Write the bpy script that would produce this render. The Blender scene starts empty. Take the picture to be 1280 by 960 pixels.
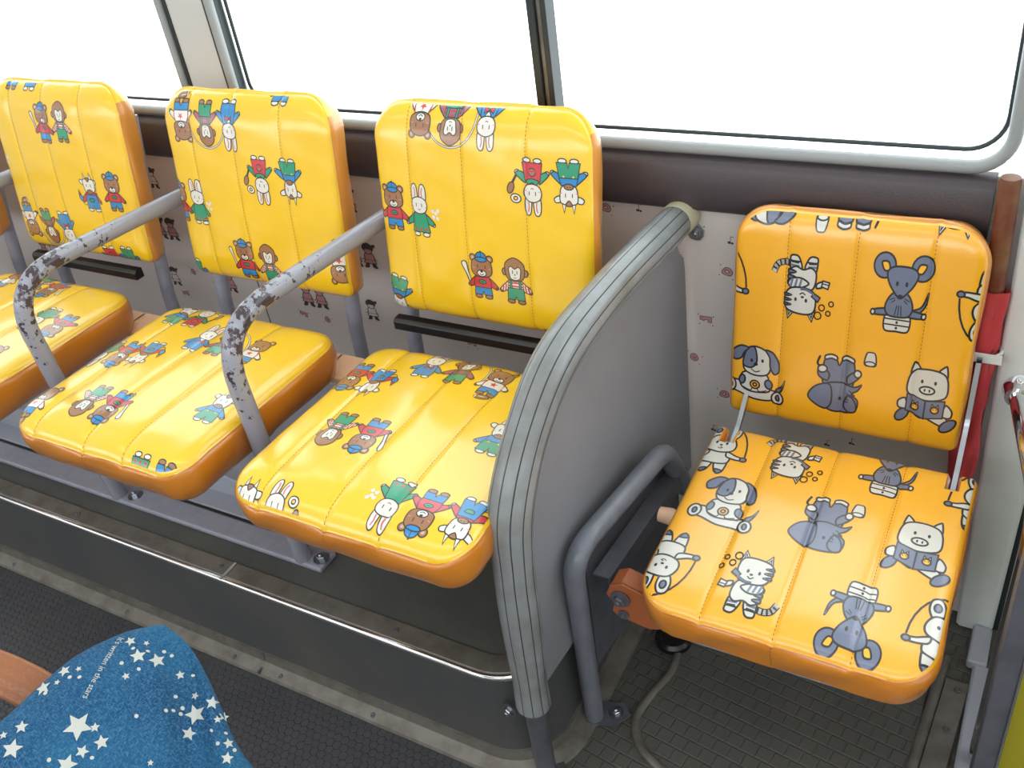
import bpy, bmesh, math, random
from math import sin, cos, pi, radians, sqrt, exp, hypot
from mathutils import Vector, Matrix
from mathutils.geometry import tessellate_polygon
random.seed(7)
C = bpy.context.scene.collection
scn = bpy.context.scene

# ------------------------------------------------------------------ camera
F_PX = 1190.0
R_ROWS = ((0.87161390, 0.47205056, -0.13212674), (0.17968884, -0.55845810, -0.80983731), (-0.45607141, 0.68212376, -0.57158206))            # world -> camera rows (right, down, forward)
cd = bpy.data.cameras.new('camera'); cam = bpy.data.objects.new('camera', cd); C.objects.link(cam)
cd.sensor_width = 36.0; cd.lens = F_PX / 1280 * 36.0; cd.clip_start = 0.02; cd.clip_end = 200
m = Matrix((( R_ROWS[0][0], -R_ROWS[1][0], -R_ROWS[2][0], 0.0),
            ( R_ROWS[0][1], -R_ROWS[1][1], -R_ROWS[2][1], -1.35),
            ( R_ROWS[0][2], -R_ROWS[1][2], -R_ROWS[2][2], 1.45),
            (0, 0, 0, 1)))
cam.matrix_world = m
scn.camera = cam

# ------------------------------------------------------------------ light
scn.view_settings.view_transform = 'Standard'; scn.view_settings.look = 'None'
scn.view_settings.gamma = 1.0; scn.view_settings.use_curve_mapping = False
scn.view_settings.exposure = -0.22
scn.cycles.use_denoising = True
scn.cycles.max_bounces = 10; scn.cycles.diffuse_bounces = 6
scn.cycles.sample_clamp_indirect = 8.0
w = bpy.data.worlds.new('sky'); scn.world = w; w.use_nodes = True
wb = w.node_tree.nodes['Background']
wb.inputs[0].default_value = (0.93, 0.97, 1.0, 1); wb.inputs[1].default_value = 4.4

def area(name, loc, rot, sx, sy, power, portal=False, col=(1, 1, 1)):
    l = bpy.data.lights.new(name, 'AREA'); l.shape = 'RECTANGLE'; l.size = sx; l.size_y = sy
    l.energy = power; l.color = col
    o = bpy.data.objects.new(name, l); C.objects.link(o); o.location = loc; o.rotation_euler = rot
    if portal: l.cycles.is_portal = True
    return o
# sky portals in the bus's window openings
area('portal_street_window', (-1.2, 0.06, 1.3), (radians(-90), 0, 0), 4.0, 0.95, 1, True)
area('portal_opposite_window', (-0.6, -2.2, 1.42), (radians(90), 0, 0), 4.6, 0.72, 1, True)
area('ceiling_fill_light', (-0.9, -1.15, 1.93), (0, 0, 0), 2.6, 0.25, 5)  # added fill light below the ceiling, with no lamp fixture behind it

# ------------------------------------------------------------------ materials
def lin(c):
    c = c / 255.0
    return c / 12.92 if c <= 0.04045 else ((c + 0.055) / 1.055) ** 2.4
def rgb(r, g, b): return (lin(r), lin(g), lin(b), 1)

def mat(name, col, rough=0.5, metal=0.0, spec=0.5, bump=None, var=None, coat=0.0):
    """bump=(scale, strength, distance, kind); var=(scale, colour, amount)"""
    M = bpy.data.materials.new(name); M.use_nodes = True
    nt = M.node_tree; N = nt.nodes; L = nt.links
    p = N['Principled BSDF']
    p.inputs['Base Color'].default_value = col
    p.inputs['Roughness'].default_value = rough
    p.inputs['Metallic'].default_value = metal
    p.inputs['Specular IOR Level'].default_value = spec
    p.inputs['Coat Weight'].default_value = coat
    tc = N.new('ShaderNodeTexCoord')
    if var:
        n = N.new('ShaderNodeTexNoise'); n.inputs['Scale'].default_value = var[0]
        n.inputs['Detail'].default_value = 6; n.inputs['Roughness'].default_value = 0.6
        L.new(tc.outputs['Object'], n.inputs['Vector'])
        r = N.new('ShaderNodeValToRGB'); r.color_ramp.elements[0].position = 0.4; r.color_ramp.elements[1].position = 0.68
        L.new(n.outputs['Fac'], r.inputs['Fac'])
        mu = N.new('ShaderNodeMath'); mu.operation = 'MULTIPLY'; mu.inputs[1].default_value = var[2]
        L.new(r.outputs['Color'], mu.inputs[0])
        mx = N.new('ShaderNodeMix'); mx.data_type = 'RGBA'
        mx.inputs[6].default_value = col; mx.inputs[7].default_value = var[1]
        L.new(mu.outputs[0], mx.inputs[0]); L.new(mx.outputs[2], p.inputs['Base Color'])
    if bump:
        if bump[3] == 'leather':
            t = N.new('ShaderNodeTexVoronoi'); t.inputs['Scale'].default_value = bump[0]; t.feature = 'SMOOTH_F1'
            out = t.outputs['Distance']
        elif bump[3] == 'noise':
            t = N.new('ShaderNodeTexNoise'); t.inputs['Scale'].default_value = bump[0]; t.inputs['Detail'].default_value = 5
            out = t.outputs['Fac']
        L.new(tc.outputs['Object'], t.inputs['Vector'])
        b = N.new('ShaderNodeBump'); b.inputs['Strength'].default_value = bump[1]; b.inputs['Distance'].default_value = bump[2]
        L.new(out, b.inputs['Height']); L.new(b.outputs['Normal'], p.inputs['Normal'])
    return M

def vinyl(name, col, rough=0.30, scale=420, dist=0.0006):
    """Upholstery vinyl: fine grain plus soft creases."""
    M = mat(name, col, rough, 0, 0.65, coat=1.0)
    M.node_tree.nodes['Principled BSDF'].inputs['Coat Roughness'].default_value = 0.2
    nt = M.node_tree; N = nt.nodes; L = nt.links; p = N['Principled BSDF']
    tc = [n for n in N if n.type == 'TEX_COORD'][0]
    v = N.new('ShaderNodeTexVoronoi'); v.inputs['Scale'].default_value = scale; v.feature = 'SMOOTH_F1'
    n = N.new('ShaderNodeTexNoise'); n.inputs['Scale'].default_value = 9; n.inputs['Detail'].default_value = 7; n.inputs['Distortion'].default_value = 1.2
    for t in (v, n): L.new(tc.outputs['Object'], t.inputs['Vector'])
    b1 = N.new('ShaderNodeBump'); b1.inputs['Strength'].default_value = 0.2; b1.inputs['Distance'].default_value = dist
    b2 = N.new('ShaderNodeBump'); b2.inputs['Strength'].default_value = 0.16; b2.inputs['Distance'].default_value = 0.006
    L.new(v.outputs['Distance'], b1.inputs['Height']); L.new(n.outputs['Fac'], b2.inputs['Height'])
    L.new(b2.outputs['Normal'], b1.inputs['Normal']); L.new(b1.outputs['Normal'], p.inputs['Normal'])
    return M

YEL = vinyl('yellow_vinyl', rgb(246, 200, 24))
YELO = vinyl('golden_vinyl', rgb(248, 178, 30), 0.32)
ORG = vinyl('orange_vinyl', rgb(216, 142, 48), 0.42)
ORGD = vinyl('ochre_vinyl', rgb(206, 126, 24), 0.4)
PR = {}
for k, c in dict(br=(158, 108, 72), rd=(205, 42, 58), bl=(20, 134, 200), gr=(16, 150, 112), wh=(228, 225, 218), bk=(30, 26, 26),
                 pk=(226, 130, 142), tan=(200, 168, 140), gy=(104, 114, 140), lg=(212, 210, 202), ink=(20, 21, 28), yo=(250, 186, 30)).items():
    PR[k] = vinyl('print_' + {'br': 'brown', 'rd': 'red', 'bl': 'blue', 'gr': 'green', 'wh': 'white', 'bk': 'black', 'pk': 'pink', 'tan': 'tan',
                              'gy': 'slate', 'lg': 'ivory', 'ink': 'ink', 'yo': 'amber'}[k], rgb(*c), 0.36)
STITCH = mat('stitch_thread', rgb(120, 84, 26), 0.8)
STEEL_PAINT = mat('grey_enamel', rgb(154, 156, 170), 0.3, 0.0, 0.5, var=(40, rgb(134, 136, 150), 0.5))
DARK_PAINT = mat('dark_grey_enamel', rgb(84, 86, 94), 0.4, var=(30, rgb(66, 66, 72), 0.6))
CHROME = mat('chrome', rgb(225, 226, 230), 0.08, 1.0)
ZINC = mat('zinc_plate', rgb(170, 175, 182), 0.3, 1.0)
FRAMEP = mat('blue_grey_enamel', rgb(112, 116, 126), 0.28, var=(30, rgb(92, 94, 102), 0.5))
BLACKP = mat('black_plastic', rgb(22, 22, 24), 0.3)
PLY = mat('pale_board', rgb(244, 204, 172), 0.6, var=(18, rgb(226, 178, 142), 0.6))
PANEL = mat('grey_panel_laminate', rgb(132, 134, 141), 0.38, bump=(700, 0.12, 0.0006, 'noise'), var=(5, rgb(116, 114, 116), 0.4))
PAD = mat('grey_ribbed_padding', rgb(134, 138, 140), 0.25, var=(14, rgb(106, 106, 100), 0.7))
PADLINE = mat('padding_groove', rgb(58, 60, 62), 0.6)
PADEND = mat('aged_padding_end', rgb(196, 192, 164), 0.45)
WALLV = mat('printed_wall_vinyl', rgb(212, 206, 203), 0.5, bump=(500, 0.1, 0.0006, 'noise'))
BELT = mat('brown_padded_vinyl', rgb(70, 62, 66), 0.42, bump=(380, 0.35, 0.0008, 'leather'))
RUBBER = mat('grey_rubber', rgb(150, 154, 156), 0.45, bump=(260, 0.2, 0.001, 'noise'))
DRUB = mat('dark_rubber', rgb(40, 48, 52), 0.4)
WHITE = mat('white_paint', rgb(226, 232, 234), 0.42, var=(9, rgb(212, 218, 220), 0.5))
PILLAR = mat('pale_grey_trim', rgb(196, 196, 194), 0.5)
FLOOR2 = mat('platform_vinyl', rgb(76, 79, 76), 0.6, bump=(220, 0.3, 0.0015, 'noise'), var=(7, rgb(90, 91, 86), 0.8))
RISER = mat('riser_vinyl', rgb(70, 71, 73), 0.55, bump=(160, 0.25, 0.001, 'noise'), var=(4, rgb(86, 84, 80), 0.7))
ALU = mat('worn_aluminium', rgb(122, 119, 112), 0.4, 0.35, var=(25, rgb(92, 86, 78), 0.8))
DOTRED = mat('doodle_red', rgb(170, 70, 72), 0.6); DOTPINK = mat('doodle_pink', rgb(190, 140, 138), 0.6)
DOODLE = mat('doodle_ink', rgb(62, 54, 56), 0.6); DOTGREEN = mat('doodle_green', rgb(80, 140, 130), 0.6)
RUSTWOOD = mat('weathered_wood', rgb(104, 46, 26), 0.5, var=(16, rgb(134, 104, 70), 0.7), bump=(60, 0.3, 0.002, 'noise'))
REDCLOTH = mat('red_cloth', rgb(196, 58, 66), 0.6, bump=(30, 0.5, 0.006, 'noise'), var=(12, rgb(176, 70, 74), 0.7))
LEATHER = mat('brown_leather', rgb(150, 94, 60), 0.38, bump=(300, 0.4, 0.0015, 'leather'))
BRACKET = mat('rust_orange_bracket', rgb(158, 88, 50), 0.5)
YPANEL = mat('yellow_green_panel', rgb(150, 142, 30), 0.35)
HOUSING = mat('grey_housing_plastic', rgb(166, 170, 182), 0.22, bump=(12, 0.1, 0.005, 'noise'))
CEIL = mat('ceiling_white', rgb(225, 224, 220), 0.8)
STARW = mat('star_print', rgb(186, 190, 184), 0.8, bump=(500, 0.3, 0.001, 'noise'))

def floor_mat(name, kind, cell, c0, c1, rough):
    M = mat(name, c0, rough); nt = M.node_tree; N = nt.nodes; L = nt.links; p = N['Principled BSDF']
    tc = [n for n in N if n.type == 'TEX_COORD'][0]
    if kind == 'brick':
        mp = N.new('ShaderNodeMapping'); mp.inputs['Rotation'].default_value = (0, 0, radians(8))
        L.new(tc.outputs['Object'], mp.inputs['Vector'])
        t = N.new('ShaderNodeTexBrick'); t.inputs['Scale'].default_value = 1.0
        t.inputs['Brick Width'].default_value = cell; t.inputs['Row Height'].default_value = cell
        t.inputs['Mortar Size'].default_value = cell * 0.09; t.inputs['Mortar Smooth'].default_value = 0.6
        t.inputs['Color1'].default_value = (1, 1, 1, 1); t.inputs['Color2'].default_value = (1, 1, 1, 1); t.inputs['Mortar'].default_value = (0, 0, 0, 1)
        L.new(mp.outputs[0], t.inputs['Vector']); h = t.outputs['Color']
    else:  # hexagon lattice: distance to the nearest of two offset rectangular lattices
        s = N.new('ShaderNodeVectorMath'); s.operation = 'SCALE'; s.inputs[3].default_value = 1 / cell
        L.new(tc.outputs['Object'], s.inputs[0])
        def lattice(off):
            a = N.new('ShaderNodeVectorMath'); a.operation = 'ADD'; a.inputs[1].default_value = off
            L.new(s.outputs[0], a.inputs[0])
            mo = N.new('ShaderNodeVectorMath'); mo.operation = 'FLOORED_MODULO' if False else 'WRAP'
            mo.inputs[1].default_value = (0.5, 0.866, 1); mo.inputs[2].default_value = (-0.5, -0.866, -1)
            L.new(a.outputs[0], mo.inputs[0])
            mz = N.new('ShaderNodeVectorMath'); mz.operation = 'MULTIPLY'; mz.inputs[1].default_value = (1, 1, 0)
            L.new(mo.outputs[0], mz.inputs[0])
            ab = N.new('ShaderNodeVectorMath'); ab.operation = 'ABSOLUTE'; L.new(mz.outputs[0], ab.inputs[0])
            sp = N.new('ShaderNodeSeparateXYZ'); L.new(ab.outputs[0], sp.inputs[0])
            d = N.new('ShaderNodeVectorMath'); d.operation = 'DOT_PRODUCT'; d.inputs[1].default_value = (0.5, 0.866, 0)
            L.new(ab.outputs[0], d.inputs[0])
            mxx = N.new('ShaderNodeMath'); mxx.operation = 'MAXIMUM'
            L.new(d.outputs['Value'], mxx.inputs[0]); L.new(sp.outputs[0], mxx.inputs[1])
            return mxx.outputs[0]
        mi = N.new('ShaderNodeMath'); mi.operation = 'MINIMUM'
        L.new(lattice((0, 0, 0)), mi.inputs[0]); L.new(lattice((0.5, 0.866, 0)), mi.inputs[1])
        rr = N.new('ShaderNodeMapRange'); rr.inputs[1].default_value = 0.40; rr.inputs[2].default_value = 0.48
        rr.inputs[3].default_value = 1; rr.inputs[4].default_value = 0
        L.new(mi.outputs[0], rr.inputs[0]); h = rr.outputs[0]
    nz = N.new('ShaderNodeTexNoise'); nz.inputs['Scale'].default_value = 6; nz.inputs['Detail'].default_value = 7
    L.new(tc.outputs['Object'], nz.inputs['Vector'])
    mx = N.new('ShaderNodeMix'); mx.data_type = 'RGBA'; mx.inputs[6].default_value = c0; mx.inputs[7].default_value = c1
    L.new(nz.outputs['Fac'], mx.inputs[0]); L.new(mx.outputs[2], p.inputs['Base Color'])
    b = N.new('ShaderNodeBump'); b.inputs['Strength'].default_value = 0.9; b.inputs['Distance'].default_value = 0.002
    L.new(h, b.inputs['Height']); L.new(b.outputs['Normal'], p.inputs['Normal'])
    return M
FLOOR = floor_mat('honeycomb_rubber', 'hex', 0.0155, rgb(54, 55, 60), rgb(72, 72, 75), 0.5)
MATF = floor_mat('studded_rubber', 'brick', 0.026, rgb(72, 72, 68), rgb(90, 88, 82), 0.5)

def chipped(name):
    """Grey enamel worn through to dark metal where hands hold it: around the bend of the armrest."""
    M = mat(name, rgb(150, 152, 164), 0.17); nt = M.node_tree; N = nt.nodes; L = nt.links; p = N['Principled BSDF']
    tc = [n for n in N if n.type == 'TEX_COORD'][0]
    n = N.new('ShaderNodeTexNoise'); n.inputs['Scale'].default_value = 62; n.inputs['Detail'].default_value = 10; n.inputs['Roughness'].default_value = 0.7
    L.new(tc.outputs['Object'], n.inputs['Vector'])
    sp = N.new('ShaderNodeSeparateXYZ'); L.new(tc.outputs['Object'], sp.inputs[0])
    # wear strongest at the bend (object space: y about -0.5, z about 0.74), fading along the tube
    d = N.new('ShaderNodeVectorMath'); d.operation = 'DISTANCE'; d.inputs[1].default_value = (-0.27, -0.49, 0.525)
    L.new(tc.outputs['Object'], d.inputs[0])
    r = N.new('ShaderNodeMapRange'); r.inputs[1].default_value = 0.02; r.inputs[2].default_value = 0.24; r.inputs[3].default_value = 0.085; r.inputs[4].default_value = -0.12
    L.new(d.outputs['Value'], r.inputs[0])
    a = N.new('ShaderNodeMath'); a.operation = 'ADD'; L.new(n.outputs['Fac'], a.inputs[0]); L.new(r.outputs[0], a.inputs[1])
    g = N.new('ShaderNodeMath'); g.operation = 'GREATER_THAN'; g.inputs[1].default_value = 0.58; L.new(a.outputs[0], g.inputs[0])
    mx = N.new('ShaderNodeMix'); mx.data_type = 'RGBA'; mx.inputs[6].default_value = rgb(150, 152, 164); mx.inputs[7].default_value = rgb(72, 60, 66)
    L.new(g.outputs[0], mx.inputs[0]); L.new(mx.outputs[2], p.inputs['Base Color'])
    return M
CHIP = chipped('chipped_grey_enamel')

def glass_mat():
    M = bpy.data.materials.new('window_glass'); M.use_nodes = True; nt = M.node_tree; N = nt.nodes; L = nt.links
    for n in list(N): N.remove(n)
    o = N.new('ShaderNodeOutputMaterial'); t = N.new('ShaderNodeBsdfTransparent'); t.inputs[0].default_value = (0.93, 0.96, 0.95, 1)
    g = N.new('ShaderNodeBsdfGlossy'); g.inputs['Roughness'].default_value = 0.02
    mx = N.new('ShaderNodeMixShader'); mx.inputs[0].default_value = 0.045
    L.new(t.outputs[0], mx.inputs[1]); L.new(g.outputs[0], mx.inputs[2]); L.new(mx.outputs[0], o.inputs[0])
    return M
GLASS = glass_mat()

def denim_mat():
    M = mat('blue_denim', rgb(40, 110, 165), 0.85, 0, 0.2); nt = M.node_tree; N = nt.nodes; L = nt.links; p = N['Principled BSDF']
    tc = [n for n in N if n.type == 'TEX_COORD'][0]
    outs = []
    for sc in ((1500, 260, 260), (260, 1500, 260)):
        mp = N.new('ShaderNodeMapping'); mp.inputs['Scale'].default_value = sc; L.new(tc.outputs['Object'], mp.inputs['Vector'])
        n = N.new('ShaderNodeTexNoise'); n.inputs['Scale'].default_value = 1; n.inputs['Detail'].default_value = 3; L.new(mp.outputs[0], n.inputs['Vector'])
        outs.append(n.outputs['Fac'])
    mxx = N.new('ShaderNodeMath'); mxx.operation = 'MAXIMUM'; L.new(outs[0], mxx.inputs[0]); L.new(outs[1], mxx.inputs[1])
    r = N.new('ShaderNodeValToRGB'); e = r.color_ramp.elements
    e[0].position = 0.5; e[0].color = rgb(10, 56, 98); e[1].position = 0.78; e[1].color = rgb(86, 138, 168)
    L.new(mxx.outputs[0], r.inputs['Fac'])
    big = N.new('ShaderNodeTexNoise'); big.inputs['Scale'].default_value = 9; big.inputs['Detail'].default_value = 3; L.new(tc.outputs['Object'], big.inputs['Vector'])
    rr = N.new('ShaderNodeMapRange'); rr.inputs[1].default_value = 0.35; rr.inputs[2].default_value = 0.7; rr.inputs[4].default_value = 0.5
    L.new(big.outputs['Fac'], rr.inputs[0])
    mx = N.new('ShaderNodeMix'); mx.data_type = 'RGBA'; mx.inputs[7].default_value = rgb(44, 108, 146)
    L.new(rr.outputs[0], mx.inputs[0]); L.new(r.outputs['Color'], mx.inputs[6]); L.new(mx.outputs[2], p.inputs['Base Color'])
    b = N.new('ShaderNodeBump'); b.inputs['Strength'].default_value = 0.4; b.inputs['Distance'].default_value = 0.0008
    L.new(mxx.outputs[0], b.inputs['Height']); L.new(b.outputs['Normal'], p.inputs['Normal'])
    return M
DENIM = denim_mat()

# ------------------------------------------------------------------ mesh helpers
class MB:
    def __init__(s): s.v = []; s.f = []; s.mi = []; s.mats = []
    def slot(s, m):
        if m not in s.mats: s.mats.append(m)
        return s.mats.index(m)
    def add(s, vs, fs, m):
        b = len(s.v); k = s.slot(m); s.v.extend(tuple(v) for v in vs)
        for f in fs: s.f.append(tuple(i + b for i in f)); s.mi.append(k)
        return s
    def box(s, x0, x1, y0, y1, z0, z1, m, shear=None):
        vs = [(x, y, z) for z in (z0, z1) for y in (y0, y1) for x in (x0, x1)]
        return s.add(vs, [(0, 2, 3, 1), (4, 5, 7, 6), (0, 1, 5, 4), (2, 6, 7, 3), (0, 4, 6, 2), (1, 3, 7, 5)], m)
    def tube(s, path, r, m, n=16, cap=True, prof=None, closed=False):
        """Sweep a circle (or prof: list of (angle, radius factor, material)) along a path; r may be a list."""
        P = [Vector(p) for p in path]; k = len(P)
        T = []
        for i in range(k):
            a = P[(i - 1) % k] if closed or i > 0 else P[i]; b = P[(i + 1) % k] if closed or i < k - 1 else P[i]
            T.append((b - a).normalized())
        up = Vector((0, 0, 1)) if abs(T[0].z) < 0.9 else Vector((1, 0, 0))
        nrm = (up - T[0] * up.dot(T[0])).normalized(); rings = []
        pr = prof or [(2 * pi * j / n, 1.0, m) for j in range(n)]; nn = len(pr)
        for i in range(k):
            nrm = (nrm - T[i] * nrm.dot(T[i])).normalized(); bi = T[i].cross(nrm)
            ri = r[i] if isinstance(r, (list, tuple)) else r
            rings.append([P[i] + (nrm * cos(a) + bi * sin(a)) * ri * q for a, q, _ in pr])
        vs = [v for R in rings for v in R]; b = len(s.v); s.v.extend(tuple(v) for v in vs)
        for i in range(k if closed else k - 1):
            i2 = (i + 1) % k
            for j in range(nn):
                j2 = (j + 1) % nn
                s.f.append((b + i * nn + j, b + i * nn + j2, b + i2 * nn + j2, b + i2 * nn + j)); s.mi.append(s.slot(pr[j][2]))
        if cap and not closed:
            s.f.append(tuple(b + j for j in range(nn))[::-1]); s.mi.append(s.slot(m))
            s.f.append(tuple(b + (k - 1) * nn + j for j in range(nn))); s.mi.append(s.slot(m))
        return s
    def lathe(s, c, axis, prof, m, n=20):
        """prof: (radius, height along axis) from c."""
        a = Vector(axis).normalized(); u = a.orthogonal().normalized(); v = a.cross(u); c = Vector(c)
        vs = [c + a * h + (u * cos(2 * pi * j / n) + v * sin(2 * pi * j / n)) * r for r, h in prof for j in range(n)]
        fs = [(i * n + j, i * n + (j + 1) % n, (i + 1) * n + (j + 1) % n, (i + 1) * n + j) for i in range(len(prof) - 1) for j in range(n)]
        fs += [tuple(range(n))[::-1], tuple((len(prof) - 1) * n + j for j in range(n))]
        return s.add(vs, fs, m)
    def extrude(s, poly, d, m):
        """poly: 3-D points of a planar outline; d: extrusion vector."""
        k = len(poly); d = Vector(d); vs = [Vector(p) for p in poly] + [Vector(p) + d for p in poly]
        fs = [tuple(range(k))[::-1], tuple(range(k, 2 * k))] + [(i, (i + 1) % k, k + (i + 1) % k, k + i) for i in range(k)]
        return s.add(vs, fs, m)
    def build(s, name, parent=None, smooth=40, bevel=0, recalc=True, seg=3):
        me = bpy.data.meshes.new(name); me.from_pydata(s.v, [], s.f)
        for m in s.mats: me.materials.append(m)
        me.polygons.foreach_set('material_index', s.mi)
        if recalc:
            bm = bmesh.new(); bm.from_mesh(me); bmesh.ops.recalc_face_normals(bm, faces=bm.faces); bm.to_mesh(me); bm.free()
        if smooth:
            me.polygons.foreach_set('use_smooth', [True] * len(me.polygons))
            if smooth < 180: me.set_sharp_from_angle(angle=radians(smooth))
        o = bpy.data.objects.new(name, me); C.objects.link(o)
        if parent: o.parent = parent
        if bevel:
            b = o.modifiers.new('bevel', 'BEVEL'); b.width = bevel; b.segments = seg; b.limit_method = 'ANGLE'; b.angle_limit = radians(40)
        return o

def fillet(pts, rad, n=8):
    """Polyline with rounded corners."""
    P = [Vector(p) for p in pts]; out = [P[0]]
    for i in range(1, len(P) - 1):
        r = rad[i - 1] if isinstance(rad, (list, tuple)) else rad
        a = (P[i - 1] - P[i]); b = (P[i + 1] - P[i]); la, lb = a.length, b.length; a.normalize(); b.normalize()
        th = a.angle(b); d = min(r / max(math.tan(th / 2), 1e-3), la * 0.49, lb * 0.49) if th < pi - 0.02 else 0
        if d < 1e-4: out.append(P[i]); continue
        s, e = P[i] + a * d, P[i] + b * d
        for k in range(n + 1):
            t = k / n; out.append(s * (1 - t) ** 2 + P[i] * 2 * t * (1 - t) + e * t ** 2)
    out.append(P[-1]); return out

def catmull(pts, n=6, closed=True):
    k = len(pts); out = []
    rng = range(k) if closed else range(k - 1)
    g = (lambda i: pts[i % k]) if closed else (lambda i: pts[max(0, min(k - 1, i))])
    for i in rng:
        p0, p1, p2, p3 = g(i - 1), g(i), g(i + 1), g(i + 2)
        for j in range(n):
            t = j / n; t2 = t * t; t3 = t2 * t
            out.append(tuple(0.5 * (2 * b + (c - a) * t + (2 * a - 5 * b + 4 * c - d) * t2 + (3 * b - a - 3 * c + d) * t3) for a, b, c, d in zip(p0, p1, p2, p3)))
    if not closed: out.append(tuple(pts[-1]))
    return out

def empty(name, loc, label, cat, group=None):
    o = bpy.data.objects.new(name, None); C.objects.link(o); o.location = loc; o.empty_display_size = 0.1
    return tag(o, label, cat, group)
def tag(o, label, cat, group=None):
    o['label'] = label; o['category'] = cat
    if group: o['group'] = group
    return o
def struct(o): o['kind'] = 'structure'; return o

def bolt(parent, c, axis, r=0.008, mat_=None, washer=True, name='bolt'):
    b = MB(); mt = mat_ or ZINC
    if washer: b.lathe(c, axis, [(r * 1.7, -0.001), (r * 1.7, 0.0015), (r * 0.5, 0.0016)], mt, 20)
    b.lathe(c, axis, [(r, 0.001), (r, r * 0.8), (r * 0.85, r * 0.95)], mt, 6)
    b.lathe(c, axis, [(r * 0.5, r * 0.8), (r * 0.5, r * 1.25), (r * 0.35, r * 1.4)], mt, 10)
    return b.build(name, parent, 30)
def screw(b, c, axis, r, m_): b.lathe(c, axis, [(r, -0.001), (r * 0.95, r * 0.25), (r * 0.55, r * 0.5), (r * 0.2, r * 0.3)], m_, 12)

# ------------------------------------------------------------------ fabric artwork (flat vector shapes, y up, figure about 100 units tall)
LW = [2.0]
def circ(cx, cy, rx, ry, rot=0, n=20):
    c, s = cos(radians(rot)), sin(radians(rot))
    return [(cx + rx * cos(t) * c - ry * sin(t) * s, cy + rx * cos(t) * s + ry * sin(t) * c) for t in (2 * pi * i / n for i in range(n))]
def area2(p): return sum(p[i][0] * p[(i + 1) % len(p)][1] - p[(i + 1) % len(p)][0] * p[i][1] for i in range(len(p)))
def outset(p, w):
    if area2(p) < 0: p = p[::-1]
    k = len(p); out = []
    for i in range(k):
        a, b, c = p[i - 1], p[i], p[(i + 1) % k]
        n1 = (b[1] - a[1], a[0] - b[0]); n2 = (c[1] - b[1], b[0] - c[0])
        l1 = hypot(*n1) or 1; l2 = hypot(*n2) or 1
        n = (n1[0] / l1 + n2[0] / l2, n1[1] / l1 + n2[1] / l2); l = hypot(*n)
        if l < 0.3: out.append(b); continue
        q = w * 2 / (l * l); q = min(q, 2.2 * w / l)
        out.append((b[0] + n[0] * q, b[1] + n[1] * q))
    return out
class Art:
    def __init__(s, ink): s.o = []; s.ink = ink; s.k = 0
    def poly(s, p, c, line=True):
        if line: s.o.append((outset(p, LW[0] * 0.5), s.ink, s.k)); p = outset(p, -LW[0] * 0.45); s.k += 1
        s.o.append((p, c, s.k)); s.k += 1; return s
    def E(s, cx, cy, rx, ry, c, rot=0, line=True): return s.poly(circ(cx, cy, rx, ry, rot, 22 if rx + ry > 14 else 14), c, line)
    def P(s, pts, c, line=True): return s.poly(catmull(pts, 5), c, line)
    def Q(s, pts, c, line=True): return s.poly(list(pts), c, line)
    def L(s, pts, w=None, c=None, smooth=True):
        w = (w or LW[0]) * 0.5; c = c or s.ink
        q = catmull(pts, 6, False) if smooth and len(pts) > 2 else list(pts)
        for a, b in zip(q[:-1], q[1:]):
            dx, dy = b[0] - a[0], b[1] - a[1]; l = hypot(dx, dy) or 1; dx, dy = dx / l * w, dy / l * w
            s.o.append(([(a[0] - dy - dx * 0.3, a[1] + dx - dy * 0.3), (a[0] + dy - dx * 0.3, a[1] - dx - dy * 0.3),
                         (b[0] + dy + dx * 0.3, b[1] - dx + dy * 0.3), (b[0] - dy + dx * 0.3, b[1] + dx + dy * 0.3)], c, s.k))
        s.k += 1; return s
    def dot(s, x, y, rx, ry=None, c=None): s.o.append((circ(x, y, rx, ry or rx, 0, 10), c or s.ink, s.k)); s.k += 1; return s

def face(a, y, dx=7, blush=True):
    for sx in (-1, 1):
        a.L([(sx * dx, y + 4), (sx * dx, y - 3)], 1.8)
        if blush: a.L([(sx * (dx + 7), y - 4), (sx * (dx + 12), y - 3)], 1.6, 'pk')
def feet(a, c, y=4):
    for sx in (-1, 1): a.E(sx * 12, y, 9, 5, c)
def arms(a, col, hand, lift=0, y=44):
    for sx in (-1, 1):
        a.E(sx * 32, y - 17 + lift * sx, 5, 5, hand)
        a.P([(sx * 15, y + 4), (sx * 24, y - 2 + lift * sx * 0.5), (sx * 35, y - 14 + lift * sx), (sx * 28, y - 20 + lift * sx), (sx * 16, y - 12)], col)
def trousers(a, c, top=28):
    a.Q([(-21, 8), (-2, 8), (-1, 14), (1, 14), (2, 8), (21, 8), (19, top), (-19, top)], c)
def bear_head(a, cap=True):
    for sx in (-1, 1): a.E(sx * 20, 88, 8, 8, 'br'); a.E(sx * 20, 88, 3.6, 3.6, 'tan', 0, False)
    a.P([(-25, 66), (-20, 52), (0, 47), (20, 52), (25, 66), (20, 84), (0, 91), (-20, 84)], 'br')
    a.E(0, 56, 11, 7.5, 'wh'); a.E(0, 60, 3.4, 2.4, 'bk', 0, False); a.L([(-5, 55), (0, 52.5), (5, 55)], 1.6)
    face(a, 70, 9)
    if cap:
        a.P([(-13, 88), (-10, 98), (0, 102), (10, 98), (13, 88), (0, 85)], 'bl'); a.P([(-14, 88), (0, 91), (14, 88), (10, 82), (0, 80), (-10, 82)], 'bl')
        a.L([(0, 91), (0, 101)], 1.4); a.dot(0, 103, 1.8)
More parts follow.
